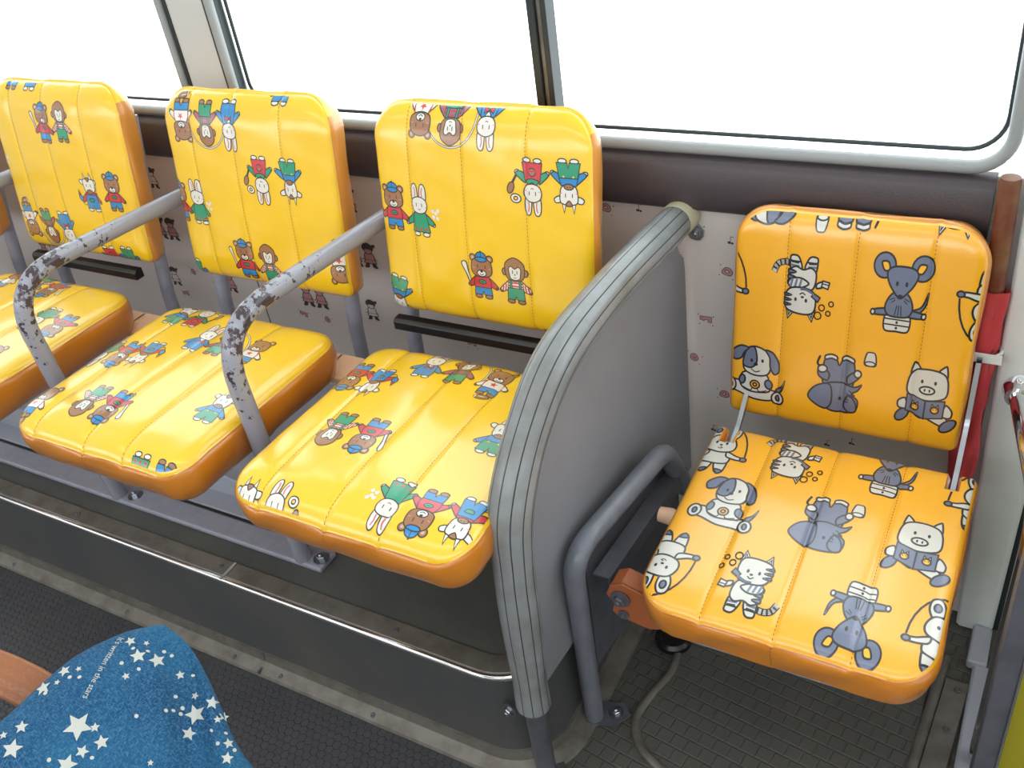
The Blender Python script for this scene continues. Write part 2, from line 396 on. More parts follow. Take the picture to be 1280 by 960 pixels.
def bear(bat=False, shirt='rd'):
    a = Art('bk')
    if bat: a.P([(-30, 26), (-34, 30), (-40, 52), (-48, 72), (-43, 78), (-37, 74), (-34, 52), (-27, 30)], 'wh')
    feet(a, 'br'); trousers(a, 'bl'); arms(a, shirt, 'br')
    a.Q([(-20, 24), (20, 24), (21, 36), (16, 50), (-16, 50), (-21, 36)], shirt)
    a.E(0, 37, 9, 5, 'gr'); a.L([(-4, 37), (4, 37)], 2.2); bear_head(a); return a
def bear_star():
    a = Art('bk'); a.E(-2, -8, 15, 7.5, 'br', 14); a.L([(-8, -8), (4, -6)], 1.6, 'wh'); a.L([(-14, -14), (-14, -6)], 2.4, 'wh')
    feet(a, 'br'); trousers(a, 'bl'); arms(a, 'wh', 'br')
    a.Q([(-20, 24), (20, 24), (21, 36), (16, 50), (-16, 50), (-21, 36)], 'wh')
    for sx in (-1, 1): a.L([(sx * 16, 49), (sx * 20, 40), (sx * 20, 30)], 2.6, 'rd')
    a.o.append(([(8.5 * (1 if i % 2 == 0 else 0.42) * sin(i * pi / 5), 37 + 8.5 * (1 if i % 2 == 0 else 0.42) * cos(i * pi / 5)) for i in range(10)], 'rd', a.k)); a.k += 1
    bear_head(a, False); return a
def monkey(hoop=False):
    a = Art('bk')
    if hoop:
        a.L([(58 * cos(t), 40 + 64 * sin(t)) for t in (radians(-12 + 204 * i / 16) for i in range(17))], 4.6, 'bk', False)
        a.L([(58 * cos(t), 40 + 64 * sin(t)) for t in (radians(-12 + 204 * i / 16) for i in range(17))], 2.2, 'wh', False)
    feet(a, 'br'); arms(a, 'gy' if hoop else 'wh', 'br')
    a.Q([(-19, 26), (19, 26), (16, 50), (-16, 50)], 'gy' if hoop else 'wh')
    for k in range(3): a.L([(-17, 31 + 7 * k), (17, 31 + 7 * k)], 3.4, 'rd')
    for sx in (-1, 1):
        for k in range(2): a.L([(sx * (21 + 6 * k), 41 - 5 * k), (sx * (24 + 6 * k), 27 - 1 * k)], 3.2, 'rd')
    a.Q([(-20, 8), (-2, 8), (-1, 14), (1, 14), (2, 8), (20, 8), (18, 34), (-18, 34)], 'gr')
    for sx in (-1, 1): a.Q([(sx * 8, 33), (sx * 13, 33), (sx * 13, 51), (sx * 8, 51)], 'gr')
    for sx in (-1, 1): a.E(sx * 23, 68, 6, 8, 'br')
    a.P([(-22, 68), (-17, 54), (0, 48), (17, 54), (22, 68), (20, 88), (0, 100), (-20, 88)], 'br')
    a.P([(-13, 64), (-10, 54), (0, 51), (10, 54), (13, 64), (14, 76), (8, 81), (0, 76), (-8, 81), (-14, 76)], 'wh')
    face(a, 68, 5, False); a.dot(0, 63, 1.8, 1.4); a.L([(-3, 57), (0, 56), (3, 57)], 1.3); return a
def rabbit_head(a):
    for sx in (-1, 1):
        a.P([(sx * 3, 76), (sx * 2, 92), (sx * 5, 107), (sx * 12, 110), (sx * 18, 100), (sx * 17, 76)], 'wh')
        a.L([(sx * 9, 84), (sx * 8, 94), (sx * 10.5, 103)], 3, 'pk')
    a.P([(-20, 64), (-14, 52), (0, 48), (14, 52), (20, 64), (16, 78), (0, 84), (-16, 78)], 'wh'); face(a, 66, 7); a.L([(-3, 58), (0, 56.5), (3, 58)], 1.4)
def rabbit(kind):
    a = Art('bk'); feet(a, 'wh')
    if kind == 'green':
        arms(a, 'gr', 'wh'); a.Q([(-23, 9), (23, 9), (15, 50), (-15, 50)], 'gr')
        for x in (-13, 0, 13): a.E(x, 15, 3.4, 3, 'rd', 0, False)
        for x, y in ((34, 44), (40, 52), (33, 56), (44, 42), (46, 58)): a.dot(x, y, 4.2, 4.2, 'wh')
    elif kind == 'pan':
        a.L([(-32, 30), (-42, 48)], 5); a.E(-46, 58, 7, 12, 'br', 20); a.E(-36, 78, 11, 9, 'wh', 15); a.E(-36, 78, 4.5, 4, 'yo')
        arms(a, 'gr', 'wh'); a.Q([(-22, 8), (22, 8), (17, 44), (-17, 44)], 'rd'); a.P([(-14, 42), (-8, 50), (0, 46), (8, 50), (14, 42), (0, 38)], 'gr'); a.E(0, 26, 8, 8, 'br'); a.Q([(-8, 22), (8, 22), (8, 26), (-8, 26)], 'rd', False)
    else:
        arms(a, 'bl', 'wh'); a.Q([(-20, 8), (20, 8), (22, 22), (15, 50), (-15, 50), (-22, 22)], 'bl'); a.P([(-7, 50), (0, 40), (7, 50)], 'wh')
        a.Q([(0, 38), (-10, 33), (-10, 44)], 'rd'); a.Q([(0, 38), (10, 33), (10, 44)], 'rd')
    rabbit_head(a); return a
def horned_head(a):
    for sx in (-1, 1):
        a.P([(sx * 14, 80), (sx * 26, 84), (sx * 30, 76), (sx * 20, 70)], 'wh'); a.Q([(sx * 5, 80), (sx * 10, 103), (sx * 15, 80)], 'wh')
    a.P([(-18, 64), (-14, 52), (0, 47), (14, 52), (18, 64), (18, 80), (10, 86), (-10, 86), (-18, 80)], 'wh')
    a.P([(-7, 86), (0, 78), (7, 86), (4, 89), (-4, 89)], 'br'); a.E(0, 52, 10, 6, 'br'); a.dot(-3, 53, 1.2); a.dot(3, 53, 1.2); face(a, 68, 7)
def cow():
    a = Art('bk'); feet(a, 'wh'); arms(a, 'bl', 'wh'); a.Q([(-21, 28), (21, 28), (16, 50), (-16, 50)], 'bl')
    a.Q([(-24, 7), (-2, 7), (0, 16), (2, 7), (24, 7), (19, 36), (-19, 36)], 'gr'); a.dot(-10, 33, 2, 2, 'yo'); a.dot(10, 33, 2, 2, 'yo'); horned_head(a); return a
def goat():
    a = Art('bk'); feet(a, 'wh'); arms(a, 'rd', 'wh'); a.Q([(-18, 28), (18, 28), (15, 50), (-15, 50)], 'rd')
    a.Q([(-22, 7), (-2, 7), (0, 15), (2, 7), (22, 7), (16, 44), (-16, 44)], 'bl'); a.P([(-8, 34), (8, 34), (6, 26), (-6, 26)], 'gr')
    a.E(-38, 34, 7, 9, 'bl', 20); a.Q([(-44, 42), (-36, 44), (-42, 56)], 'rd'); a.L([(-38, 26), (-30, 16), (-20, 18)], 1.6); horned_head(a); return a

def b_dog():
    a = Art('ink'); a.P([(38, 26), (48, 34), (54, 46), (50, 28), (42, 18)], 'gy')
    a.P([(-46, 24), (-34, 34), (34, 24), (44, 14), (30, 4), (0, 2), (-28, 10), (-44, 14)], 'lg')
    a.P([(-26, 24), (-28, 40), (-18, 52), (18, 52), (26, 40), (28, 22), (10, 16), (-12, 16)], 'lg'); a.E(25, 34, 7, 9, 'gy', 20); a.E(-24, 36, 6, 9, 'gy', -10)
    for sx in (-1, 1): a.L([(sx * 22, 22), (sx * 8, 18), (sx * 4, 26)], 2)
    a.E(-46, 22, 11, 13, 'lg', -10); a.E(-46, 22, 4, 6, 'gy', 0); a.E(42, 10, 11, 12, 'lg', 20); a.E(42, 10, 4, 6, 'gy', 10)
    a.E(0, 30, 9, 8, 'yo'); a.E(0, 30, 4, 3.6, 'yo')
    a.P([(-24, 72), (-20, 54), (0, 47), (22, 52), (28, 70), (22, 92), (0, 101), (-18, 94)], 'lg')
    a.P([(-24, 72), (-22, 62), (-8, 60), (2, 72), (0, 92), (-6, 100), (-18, 93)], 'gy')
    a.P([(-14, 96), (-30, 98), (-46, 84), (-42, 70), (-28, 74), (-22, 86)], 'gy'); a.P([(16, 97), (30, 94), (40, 78), (42, 60), (34, 54), (26, 66), (24, 84)], 'gy')
    a.dot(-8, 74, 2.4, 3.4); a.dot(12, 76, 2.4, 3.4); a.dot(0, 68, 4, 3); a.L([(-8, 58), (0, 54), (8, 57)], 2); return a
def b_cat():
    a = Art('ink')
    tail = [(20, 14), (34, 12), (46, 16), (52, 28)]
    a.L(tail, 11, 'ink'); a.L(tail, 8, 'lg')
    for t in ((27, 8, 27, 17), (35, 7, 34, 17), (43, 9, 40, 18), (50, 14, 44, 20), (55, 21, 48, 24)): a.L([t[:2], t[2:]], 3, 'ink')
    for sx in (-1, 1):
        a.P([(sx * 3, 20), (sx * 6, 6), (sx * 12, 2), (sx * 24, 2), (sx * 22, 24)], 'lg'); a.P([(sx * 6, 8), (sx * 9, 1), (sx * 15, -2), (sx * 24, 0), (sx * 24, 8), (sx * 14, 9)], 'lg')
        a.L([(sx * 8, 16), (sx * 22, 15)], 4, 'gy'); a.L([(sx * 9, 11), (sx * 22, 10)], 2)
    a.P([(-24, 26), (-20, 50), (0, 54), (20, 50), (26, 26), (14, 16), (0, 20), (-14, 16)], 'lg')
    for y in (22, 31, 40): a.P([(26, y), (14, y + 2), (14, y + 5), (26, y + 7)], 'gy')
    a.P([(-12, 42), (2, 34), (20, 36), (26, 46), (16, 54), (0, 50)], 'lg')
    for x in (2, 10, 18): a.L([(x, 37), (x + 3, 50)], 4, 'gy')
    a.P([(-26, 40), (-36, 36), (-38, 44), (-26, 48)], 'lg'); a.Q([(-48, 36), (-36, 34), (-34, 44), (-46, 47)], 'lg'); a.L([(-46, 40), (-36, 39)], 2)
    for sx in (-1, 1): a.Q([(sx * 10, 88), (sx * 22, 104), (sx * 27, 84)], 'lg'); a.Q([(sx * 16, 90), (sx * 21, 98), (sx * 23, 88)], 'yo')
    a.P([(-27, 72), (-20, 54), (0, 49), (22, 53), (31, 70), (26, 88), (0, 94), (-22, 90)], 'lg')
    for y in (62, 70, 78): a.P([(31, y), (19, y + 1), (19, y + 3), (30, y + 5)], 'gy')
    a.dot(-9, 70, 2.4, 3.4); a.dot(10, 70, 2.4, 3.4); a.dot(-2, 65, 3, 2); a.L([(-7, 61), (-2, 58), (3, 61)], 2)
    a.Q([(-34, 62), (-22, 56), (-18, 62), (-30, 70)], 'gy'); a.L([(-22, 58), (-8, 52), (2, 52)], 4, 'gy')
    for x, y, r in ((-38, 78, 5), (-50, 86, 4), (-32, 92, 6), (-54, 70, 4)): a.L([(x + r * cos(t), y + r * sin(t)) for t in (2 * pi * i / 12 for i in range(13))], 2)
    return a
def b_mouse():
    a = Art('ink')
    a.P([(-22, 24), (-22, -2), (0, -4), (22, -2), (22, 24), (0, 26)], 'lg'); a.L([(-22, 16), (22, 15)], 2.4); a.L([(-22, 7), (22, 6)], 2.4); a.dot(0, 2, 2.4); a.dot(0, 11, 2.4); a.L([(-20, 21), (20, 21)], 2)
    a.P([(24, 32), (40, 40), (48, 60), (50, 58), (46, 38), (30, 24)], 'gy')
    for sx in (-1, 1): a.P([(sx * 20, 32), (sx * 40, 30), (sx * 46, 26), (sx * 42, 20), (sx * 16, 22)], 'gy'); a.E(sx * 46, 24, 4.5, 5, 'lg')
    a.P([(-24, 42), (-24, 28), (-14, 20), (14, 20), (24, 28), (24, 42), (12, 58), (-12, 58)], 'gy')
    for x in (-6, 0, 6): a.L([(x, 22), (x * 0.6, 38)], 1.8)
    for sx in (-1, 1):
        a.E(sx * 34, 98, 20, 20, 'gy'); a.P([(sx * 24, 92), (sx * 28, 104), (sx * 40, 103), (sx * 34, 90)], 'yo')
    a.P([(-28, 88), (-22, 70), (-6, 52), (0, 50), (6, 52), (22, 70), (28, 88), (16, 98), (-16, 98)], 'gy')
    a.dot(-8, 72, 2.6, 4); a.dot(9, 72, 2.6, 4); a.dot(0, 52, 5.5, 4)
    for sx in (-1, 1): a.L([(sx * 9, 50), (sx * 18, 46)], 1.6); a.L([(sx * 8, 47), (sx * 14, 42)], 1.6)
    return a
def mirror(a): a.o = [([(-x, y) for x, y in p][::-1], c, k) for p, c, k in a.o]; return a
def b_elephant():
    a = Art('ink'); a.L([(-30, 24), (-40, 18), (-36, 4)], 4, 'ink')
    a.P([(-26, 6), (-30, 40), (-20, 56), (20, 56), (30, 40), (26, 6), (6, 6), (0, 16), (-6, 6)], 'gy')
    for sx in (-1, 1): a.P([(sx * 5, 8), (sx * 5, 1), (sx * 16, -2), (sx * 27, 2), (sx * 26, 9), (sx * 15, 6)], 'lg')
    a.P([(-20, 46), (-36, 40), (-38, 28), (-26, 26), (-16, 34)], 'gy'); a.E(-30, 26, 9, 7, 'lg', -10); a.P([(20, 48), (36, 36), (40, 26), (28, 24), (16, 36)], 'gy'); a.E(35, 26, 7, 7, 'lg')
    a.P([(-28, 66), (-24, 52), (0, 46), (30, 50), (44, 44), (38, 56), (28, 64), (40, 74), (38, 92), (20, 100), (-10, 100), (-26, 88)], 'gy')
    a.P([(-14, 52), (-40, 58), (-54, 78), (-40, 92), (-18, 98), (-8, 82)], 'gy'); a.P([(22, 66), (36, 78), (38, 94), (24, 98), (14, 86)], 'gy')
    a.dot(6, 76, 2.8, 3.6); a.L([(22, 58), (34, 66)], 2); a.L([(18, 64), (26, 70)], 2); a.L([(16, 72), (22, 76)], 2); a.L([(14, 80), (22, 80)], 2); return a
def b_cup():
    a = Art('ink'); a.P([(-12, 30), (-9, 4), (0, 0), (9, 4), (12, 30), (0, 34)], 'lg'); a.E(0, 28, 11, 6, 'lg'); return a
def b_pig():
    a = Art('ink')
    a.P([(-30, 26), (-6, 12), (0, 20), (8, 12), (38, 2), (44, 12), (20, 32), (-20, 34)], 'lg')
    a.E(-37, 14, 14, 9, 'gy', 50); a.E(42, 6, 16, 9, 'gy', 40)
    a.P([(-34, 44), (-46, 38), (-44, 26), (-30, 26)], 'lg'); a.P([(34, 42), (46, 32), (44, 20), (30, 22)], 'lg')
    for sx in (-1, 1): a.P([(sx * 14, 94), (sx * 24, 106), (sx * 28, 104), (sx * 30, 86)], 'lg')
    a.P([(-34, 72), (-30, 52), (0, 44), (30, 52), (34, 72), (26, 92), (0, 98), (-26, 92)], 'lg')
    a.Q([(-32, 52), (0, 44), (0, 12), (-32, 22)], 'gy'); a.Q([(32, 48), (0, 44), (0, 12), (32, 18)], 'gy')
    for x in (-17, 17): a.E(x, 30, 7, 6, 'yo'); a.Q([(x - 6, 34), (x - 5, 40), (x - 1, 36)], 'yo'); a.Q([(x + 6, 34), (x + 5, 40), (x + 1, 36)], 'yo'); a.dot(x - 2.5, 31, 1.1); a.dot(x + 2.5, 31, 1.1)
    a.E(0, 62, 13, 7, 'lg'); a.dot(-4, 62, 1.6, 2.8); a.dot(4, 62, 1.6, 2.8); a.dot(-10, 76, 2.4, 3.4); a.dot(12, 76, 2.4, 3.4); return a
def b_rabbit(rope=True):
    a = Art('ink')
    for sx in (-1, 1): a.P([(sx * 2, 24), (sx * 6, 4), (sx * 14, -2), (sx * 22, 4), (sx * 22, 28)], 'lg'); a.P([(sx * 6, 6), (sx * 14, -3), (sx * 22, 4), (sx * 14, 7)], 'gy')
    a.P([(-24, 24), (-20, 48), (0, 52), (20, 48), (24, 24), (0, 18)], 'lg')
    for sx in (-1, 1): a.P([(sx * 16, 48), (sx * 34, 42), (sx * 44, 40), (sx * 42, 33), (sx * 18, 36)], 'lg'); a.E(sx * 47, 37, 6, 5, 'gy')
    a.L([(48 * cos(t), 40 + 74 * sin(t)) for t in (radians(3 + 174 * i / 14) for i in range(15))], 3, 'ink', False)
    for sx in (-1, 1): a.P([(sx * 6, 78), (sx * 4, 98), (sx * 12, 110), (sx * 24, 106), (sx * 26, 90), (sx * 18, 76)], 'lg'); a.E(sx * 15, 95, 5.5, 7, 'gy')
    a.P([(-27, 64), (-22, 50), (0, 44), (22, 50), (27, 64), (18, 80), (0, 84), (-18, 80)], 'lg'); a.dot(-9, 66, 2.4, 3.2); a.dot(9, 66, 2.4, 3.2); a.dot(0, 61, 3, 2); a.L([(-4, 55), (0, 53), (4, 55), (0, 56.5)], 1.6); return a

ART = dict(bear=bear, bearbat=lambda: bear(True), bearstar=bear_star, monk=monkey, monkhoop=lambda: monkey(True), rabgreen=lambda: rabbit('green'),
           rabpan=lambda: mirror(rabbit('pan')), rabblue=lambda: rabbit('blue'), cow=cow, goat=goat, dog=b_dog, cat=b_cat, mouse=b_mouse, eleph=lambda: mirror(b_elephant()), cup=b_cup, pig=b_pig, rab=b_rabbit)
ART_CACHE = {}
XS = dict(mouse=.76, cat=.84, eleph=.82, pig=.84, rab=.9, dog=.9)
def figure(kind, x, y, size, rot, lw=2.0):
    """Polygons of one printed figure; (x, y) is the middle of the figure in metres, size its height."""
    key = (kind, lw)
    if key not in ART_CACHE: LW[0] = lw; ART_CACHE[key] = ART[kind]().o
    k = size / 100 * (.72 if kind == 'cup' else 1); c, s = cos(radians(rot)) * k, sin(radians(rot)) * k
    cy = 50 if kind != 'cup' else 17; xs = XS.get(kind, 1.0)
    return [([(x + px * xs * c - (py - cy) * s, y + px * xs * s + (py - cy) * c) for px, py in p], col, k_) for p, col, k_ in ART_CACHE[key]]

def clip(poly, a, b, c):
    """Keep a*x+b*y+c >= 0."""
    out = []; k = len(poly)
    for i in range(k):
        p, q = poly[i], poly[(i + 1) % k]; dp, dq = a * p[0] + b * p[1] + c, a * q[0] + b * q[1] + c
        if dp >= 0: out.append(p)
        if (dp >= 0) != (dq >= 0):
            t = dp / (dp - dq); out.append((p[0] + (q[0] - p[0]) * t, p[1] + (q[1] - p[1]) * t))
    return out

def print_on(mb, polys, S, mats, cell=0.006, lift=0.00035, step=0.000008, bounds=None, drop=None, lines=None):
    """Lay flat polygons (points, colour, layer) on a surface S(x, y, lift). They are cut along a grid of lines and follow the facets of that
    grid, so that layers stay parallel; drop = (half-planes of a convex outline, test for holes)."""
    from bisect import bisect_right
    cache = {}
    def X(i): return lines[0][max(0, min(len(lines[0]) - 1, i))] if lines else i * cell
    def Y(j): return lines[1][max(0, min(len(lines[1]) - 1, j))] if lines else j * cell
    def ci(x): return max(0, min(len(lines[0]) - 2, bisect_right(lines[0], x) - 1)) if lines else math.floor(x / cell)
    def cj(y): return max(0, min(len(lines[1]) - 2, bisect_right(lines[1], y) - 1)) if lines else math.floor(y / cell)
    def corner(i, j):
        if (i, j) not in cache:
            p = Vector(S(X(i), Y(j), 0.0)); q = Vector(S(X(i), Y(j), 0.001)); cache[(i, j)] = (p, (q - p) * 1000)
        return cache[(i, j)]
    for p, col, lay in polys:
        xs = [q[0] for q in p]; ys = [q[1] for q in p]
        if bounds and (max(xs) < bounds[0] or min(xs) > bounds[1] or max(ys) < bounds[2] or min(ys) > bounds[3]): continue
        h = lift + step * lay
        tris = tessellate_polygon([[Vector((q[0], q[1], 0)) for q in p]])
        verts = {}; vs = []; fs = []
        for t in tris:
            T = [p[i] for i in t]
            ar = (T[1][0] - T[0][0]) * (T[2][1] - T[0][1]) - (T[2][0] - T[0][0]) * (T[1][1] - T[0][1])
            if abs(ar) < 1e-12: continue
            if ar < 0: T = T[::-1]
            if drop:
                for hp in drop[0]:
                    T = clip(T, *hp)
                    if len(T) < 3: break
                if len(T) < 3: continue
            i0, i1 = ci(min(q[0] for q in T)), ci(max(q[0] for q in T))
            j0, j1 = cj(min(q[1] for q in T)), cj(max(q[1] for q in T))
            for i in range(i0, i1 + 1):
                A = T
                if i > i0: A = clip(A, 1, 0, -X(i))
                if i < i1 and len(A) > 2: A = clip(A, -1, 0, X(i + 1))
                if len(A) < 3: continue
                for j in range(j0, j1 + 1):
                    B = A
                    if j > j0: B = clip(B, 0, 1, -Y(j))
                    if j < j1 and len(B) > 2: B = clip(B, 0, -1, Y(j + 1))
                    if len(B) < 3: continue
                    if drop and drop[1] and drop[1](sum(q[0] for q in B) / len(B), sum(q[1] for q in B) / len(B)): continue
                    a, b_, c, d = corner(i, j), corner(i + 1, j), corner(i + 1, j + 1), corner(i, j + 1)
                    sx_, sy_ = X(i + 1) - X(i), Y(j + 1) - Y(j)
                    halves = [(B, 0)]
                    if (a[0] - b_[0] + c[0] - d[0]).length > 2e-6 or (a[1] - b_[1] + c[1] - d[1]).length * h > 2e-6:  # twisted cell: two flat halves
                        k0 = X(i) / sx_ - Y(j) / sy_
                        halves = [(clip(B, 1 / sx_, -1 / sy_, -k0), 1), (clip(B, -1 / sx_, 1 / sy_, k0), 2)]
                    for Bh, half in halves:
                        if len(Bh) < 3: continue
                        ids = []
                        for q in Bh:
                            k = (round(q[0] * 1e6), round(q[1] * 1e6))
                            if k not in verts:
                                verts[k] = len(vs)
                                u = (q[0] - X(i)) / sx_; w_ = (q[1] - Y(j)) / sy_
                                if half == 0: f = ((1 - u) * (1 - w_), u * (1 - w_), u * w_, (1 - u) * w_)
                                elif half == 1: f = (1 - u, u - w_, w_, 0.0)
                                else: f = (1 - w_, 0.0, u, w_ - u)
                                vs.append(tuple(a[0] * f[0] + b_[0] * f[1] + c[0] * f[2] + d[0] * f[3] + (a[1] * f[0] + b_[1] * f[1] + c[1] * f[2] + d[1] * f[3]) * h))
                            ids.append(verts[k])
                        ids = list(dict.fromkeys(ids))
                        if len(ids) >= 3: fs.append(tuple(ids))
        if fs: mb.add(vs, fs, mats[col])

def rounded_outline(W, D, rf, rr, inset=0.0, n=8):
    """Convex outline of a pad: width W, depth D (front at -D/2), front and rear corner radii."""
    pts = []
    for cx, cy, r, a0 in ((W / 2 - rf, -D / 2 + rf, rf, -90), (W / 2 - rr, D / 2 - rr, rr, 0), (-W / 2 + rr, D / 2 - rr, rr, 90), (-W / 2 + rf, -D / 2 + rf, rf, 180)):
        for k in range(n + 1):
            t = radians(a0 + 90 * k / n); pts.append((cx + (r - inset) * cos(t), cy + (r - inset) * sin(t)))
    return pts

def pad(name, parent, W, D, T, rf, rr, seams, top_mat, side_mat, prints, roll=0.02, drop=0.012, front_roll=(0.06, 0.014), rear_roll=(0.03, 0.006),
        taper=0.016, notches=(), wob=0.0, seed=0, pipe=True, crown=0.006, lw=1.5, wrap=False, band_seam=None):
    """An upholstered pad, face up: local x across, y from front (-D/2) to rear (+D/2), z up; top near z = 0, underside at -T."""
    rnd = random.Random(seed); ph = [rnd.uniform(0, 6.28) for _ in range(6)]
    def hw(y):
        h = W / 2
        if y < -D / 2 + rf: d = -D / 2 + rf - y; h = W / 2 - rf + sqrt(max(0, rf * rf - d * d))
        if y > D / 2 - rr: d = y - (D / 2 - rr); h = W / 2 - rr + sqrt(max(0, rr * rr - d * d))
        return h
    def sd(x, y):  # distance inward from the outline
        r = rf if y < 0 else rr
        qx, qy = abs(x) - (W / 2 - r), abs(y) - (D / 2 - r)
        return -(hypot(max(qx, 0), max(qy, 0)) + min(max(qx, qy), 0) - r)
    edges = [-W / 2] + list(seams) + [W / 2]
    def h(x, y):
        d = max(0, min(roll, sd(x, y))); z = -drop * (1 - sqrt(max(0, 1 - (1 - d / roll) ** 2)))
        fr, fd = front_roll; t = max(0, 1 - (y + D / 2) / fr); z -= fd * t * t
        rr_, rd = rear_roll; t = max(0, 1 - (D / 2 - y) / rr_); z -= rd * t * t
        z += crown * (1 - (2 * x / W) ** 2) * (1 - (2 * y / D) ** 2)
        for s in seams: z -= 0.0022 * exp(-((x - s) / 0.0035) ** 2) + 0.0016 * exp(-((x - s) / 0.012) ** 2)
        z += wob * (sin(x * 31 + ph[0]) * sin(y * 24 + ph[1]) + 0.6 * sin(x * 63 + y * 41 + ph[2]) * sin(y * 57 - x * 20 + ph[3]))
        return z
    def S(x, y, l):
        e = 0.0008; nx = (h(x - e, y) - h(x + e, y)) / (2 * e); ny = (h(x, y - e) - h(x, y + e)) / (2 * e); g = max(1.0, hypot(nx, ny) / 1.4); nx /= g; ny /= g; q = l / sqrt(nx * nx + ny * ny + 1)
        return (x + nx * q, y + ny * q, h(x, y) + q)
    def lines(a, b, extra, fine):
        st = 0.0065; k = max(2, round((b - a) / st)); L = [a + (b - a) * i / k for i in range(k + 1)]
        for e in fine: L += [a + e, b - e]
        L += [e for e in extra if a < e < b]
        L = sorted(set(round(v, 5) for v in L)); out = [L[0]]
        for v in L[1:]:
            if v - out[-1] > 0.0009: out.append(v)
        out[-1] = b; return out
    ex = [s + o for s in seams for o in (-0.006, -0.003, -0.0015, 0, 0.0015, 0.003, 0.006)]
    nx_ = [v for n in notches for v in (n[0], n[1])]; ny_ = [n[2] for n in notches]
    ex = [e for e in ex if all(abs(e - v) > 0.001 for v in nx_)]
    xs = lines(-W / 2, W / 2, ex + nx_, (0.001, 0.003, 0.0055, 0.009)); ys = lines(-D / 2, D / 2, ny_, (0.001, 0.003, 0.0055, 0.009))
    mb = MB(); V = []; nX, nY = len(xs), len(ys)
    for y in ys:
        r = rf if y < 0 else rr; xb = W / 2 - r; H = hw(y)
        for xn in xs:
            x = xn if abs(xn) <= xb else math.copysign(xb + (abs(xn) - xb) * (H - xb) / r, xn)
            V.append((x, y, h(x, y)))
    def cut(i, j):
        cx, cy = (xs[i] + xs[i + 1]) / 2, (ys[j] + ys[j + 1]) / 2
        return any(a < cx < b and cy > c for a, b, c in notches)
    F = [(j * nX + i, j * nX + i + 1, (j + 1) * nX + i + 1, (j + 1) * nX + i) for j in range(nY - 1) for i in range(nX - 1) if not cut(i, j)]
    mb.add(V, F, top_mat)
    # boundary loop
    cnt = {}
    for f in F:
        for a, b in zip(f, f[1:] + f[:1]):
            cnt[(a, b)] = 1
    nxt = {a: b for (a, b) in cnt if (b, a) not in cnt}
    st = next(iter(nxt)); loop = [st]
    while nxt[loop[-1]] != st: loop.append(nxt[loop[-1]])
    keep = [loop[0]]
    for i in loop[1:]:
        if (Vector(V[i]) - Vector(V[keep[-1]])).length > 4e-5: keep.append(i)
    if (Vector(V[keep[-1]]) - Vector(V[keep[0]])).length < 4e-5: keep.pop()
    loop = keep
    k = len(loop); P = [Vector(V[i]) for i in loop]; NR = []
    for i in range(k):
        a, b = P[i - 1], P[(i + 1) % k]; t = Vector((b.x - a.x, b.y - a.y, 0)); NR.append(Vector((t.y, -t.x, 0)).normalized() if t.length > 1e-6 else Vector((0, 0, 0)))
    prof = [(0.0012, -0.0008), (0.0002, -0.0022), (0.0022, -0.005), (0.0036, -0.014), (0.0032, -T * 0.45), (0.0, -T * 0.68), (-taper * 0.45, -T * 0.88), (-taper, -T * 0.99), (-taper - 0.012, -T)]
    if not pipe: prof = [(0.002, -0.003), (0.003, -0.01), (0.003, -T * 0.5), (0, -T * 0.75), (-taper * 0.5, -T * 0.93), (-taper, -T)]
    base = len(mb.v); prev = loop
    for ri, (o, dz) in enumerate(prof):
        f = min(1, -dz / (T * 0.6)); ring = []
        for i in range(k):
            z = (P[i].z + dz) * (1 - f) + (dz) * f if f < 1 else dz
            wv = 0.0012 * sin(i * 0.23 + ph[4] + ri) * (0 < ri < len(prof) - 1)
            q = P[i] + NR[i] * (o + wv); ring.append((q.x, q.y, z))
        b = len(mb.v); mb.v.extend(ring); sl = mb.slot(side_mat); tl = mb.slot(top_mat)
        for i in range(k):
            i2 = (i + 1) % k
            mb.f.append((prev[i2], prev[i], b + i, b + i2)); mb.mi.append(tl if wrap and NR[i].y > 0.35 else sl)
        prev = [b + i for i in range(k)]
    if not notches: mb.f.append(tuple(prev)[::-1]); mb.mi.append(mb.slot(side_mat))
    nbase = len(mb.f)
    # printed figures and stitches
    out = rounded_outline(W, D, rf, rr, 0.0028)
    hp = []
    for (x0, y0), (x1, y1) in zip(out, out[1:] + out[:1]):
        ex_, ey_ = x1 - x0, y1 - y0; l = hypot(ex_, ey_)
        if l < 1e-6: continue
        hp.append((-ey_ / l, ex_ / l, (ey_ * x0 - ex_ * y0) / l))
    gx = lines(-W / 2, W / 2, ex, (0.001, 0.003, 0.0055, 0.009)); gy = lines(-D / 2, D / 2, [], (0.001, 0.003, 0.0055, 0.009))
    def inside_notch(x, y): return any(a - 0.0005 < x < b + 0.0005 and y > c - 0.0005 for a, b, c in notches)
    bnd = (-W / 2, W / 2, -D / 2, D / 2)
    def safe(x, y): return sd(x, y) > 0.012
    for kind, x, y, size, rot in prints:
        polys = figure(kind, x, y, size, rot, lw)
        ok = all(sd(px, py) > 0.0032 for p, _c, _k in polys for px, py in p)
        print_on(mb, polys, S, PR, bounds=bnd, lines=(gx, gy), drop=None if ok and not notches else (hp if not ok else [], inside_notch if notches else None))
    st = []
    for s in seams:
        y = -D / 2 + 0.004
        while y < D / 2 - 0.006:
            st.append(([(s - 0.00045, y), (s + 0.00045, y), (s + 0.00045, y + 0.0032), (s - 0.00045, y + 0.0032)], 's', 0)); y += 0.0058
    print_on(mb, st, S, {'s': STITCH}, step=0, lines=(gx, gy))
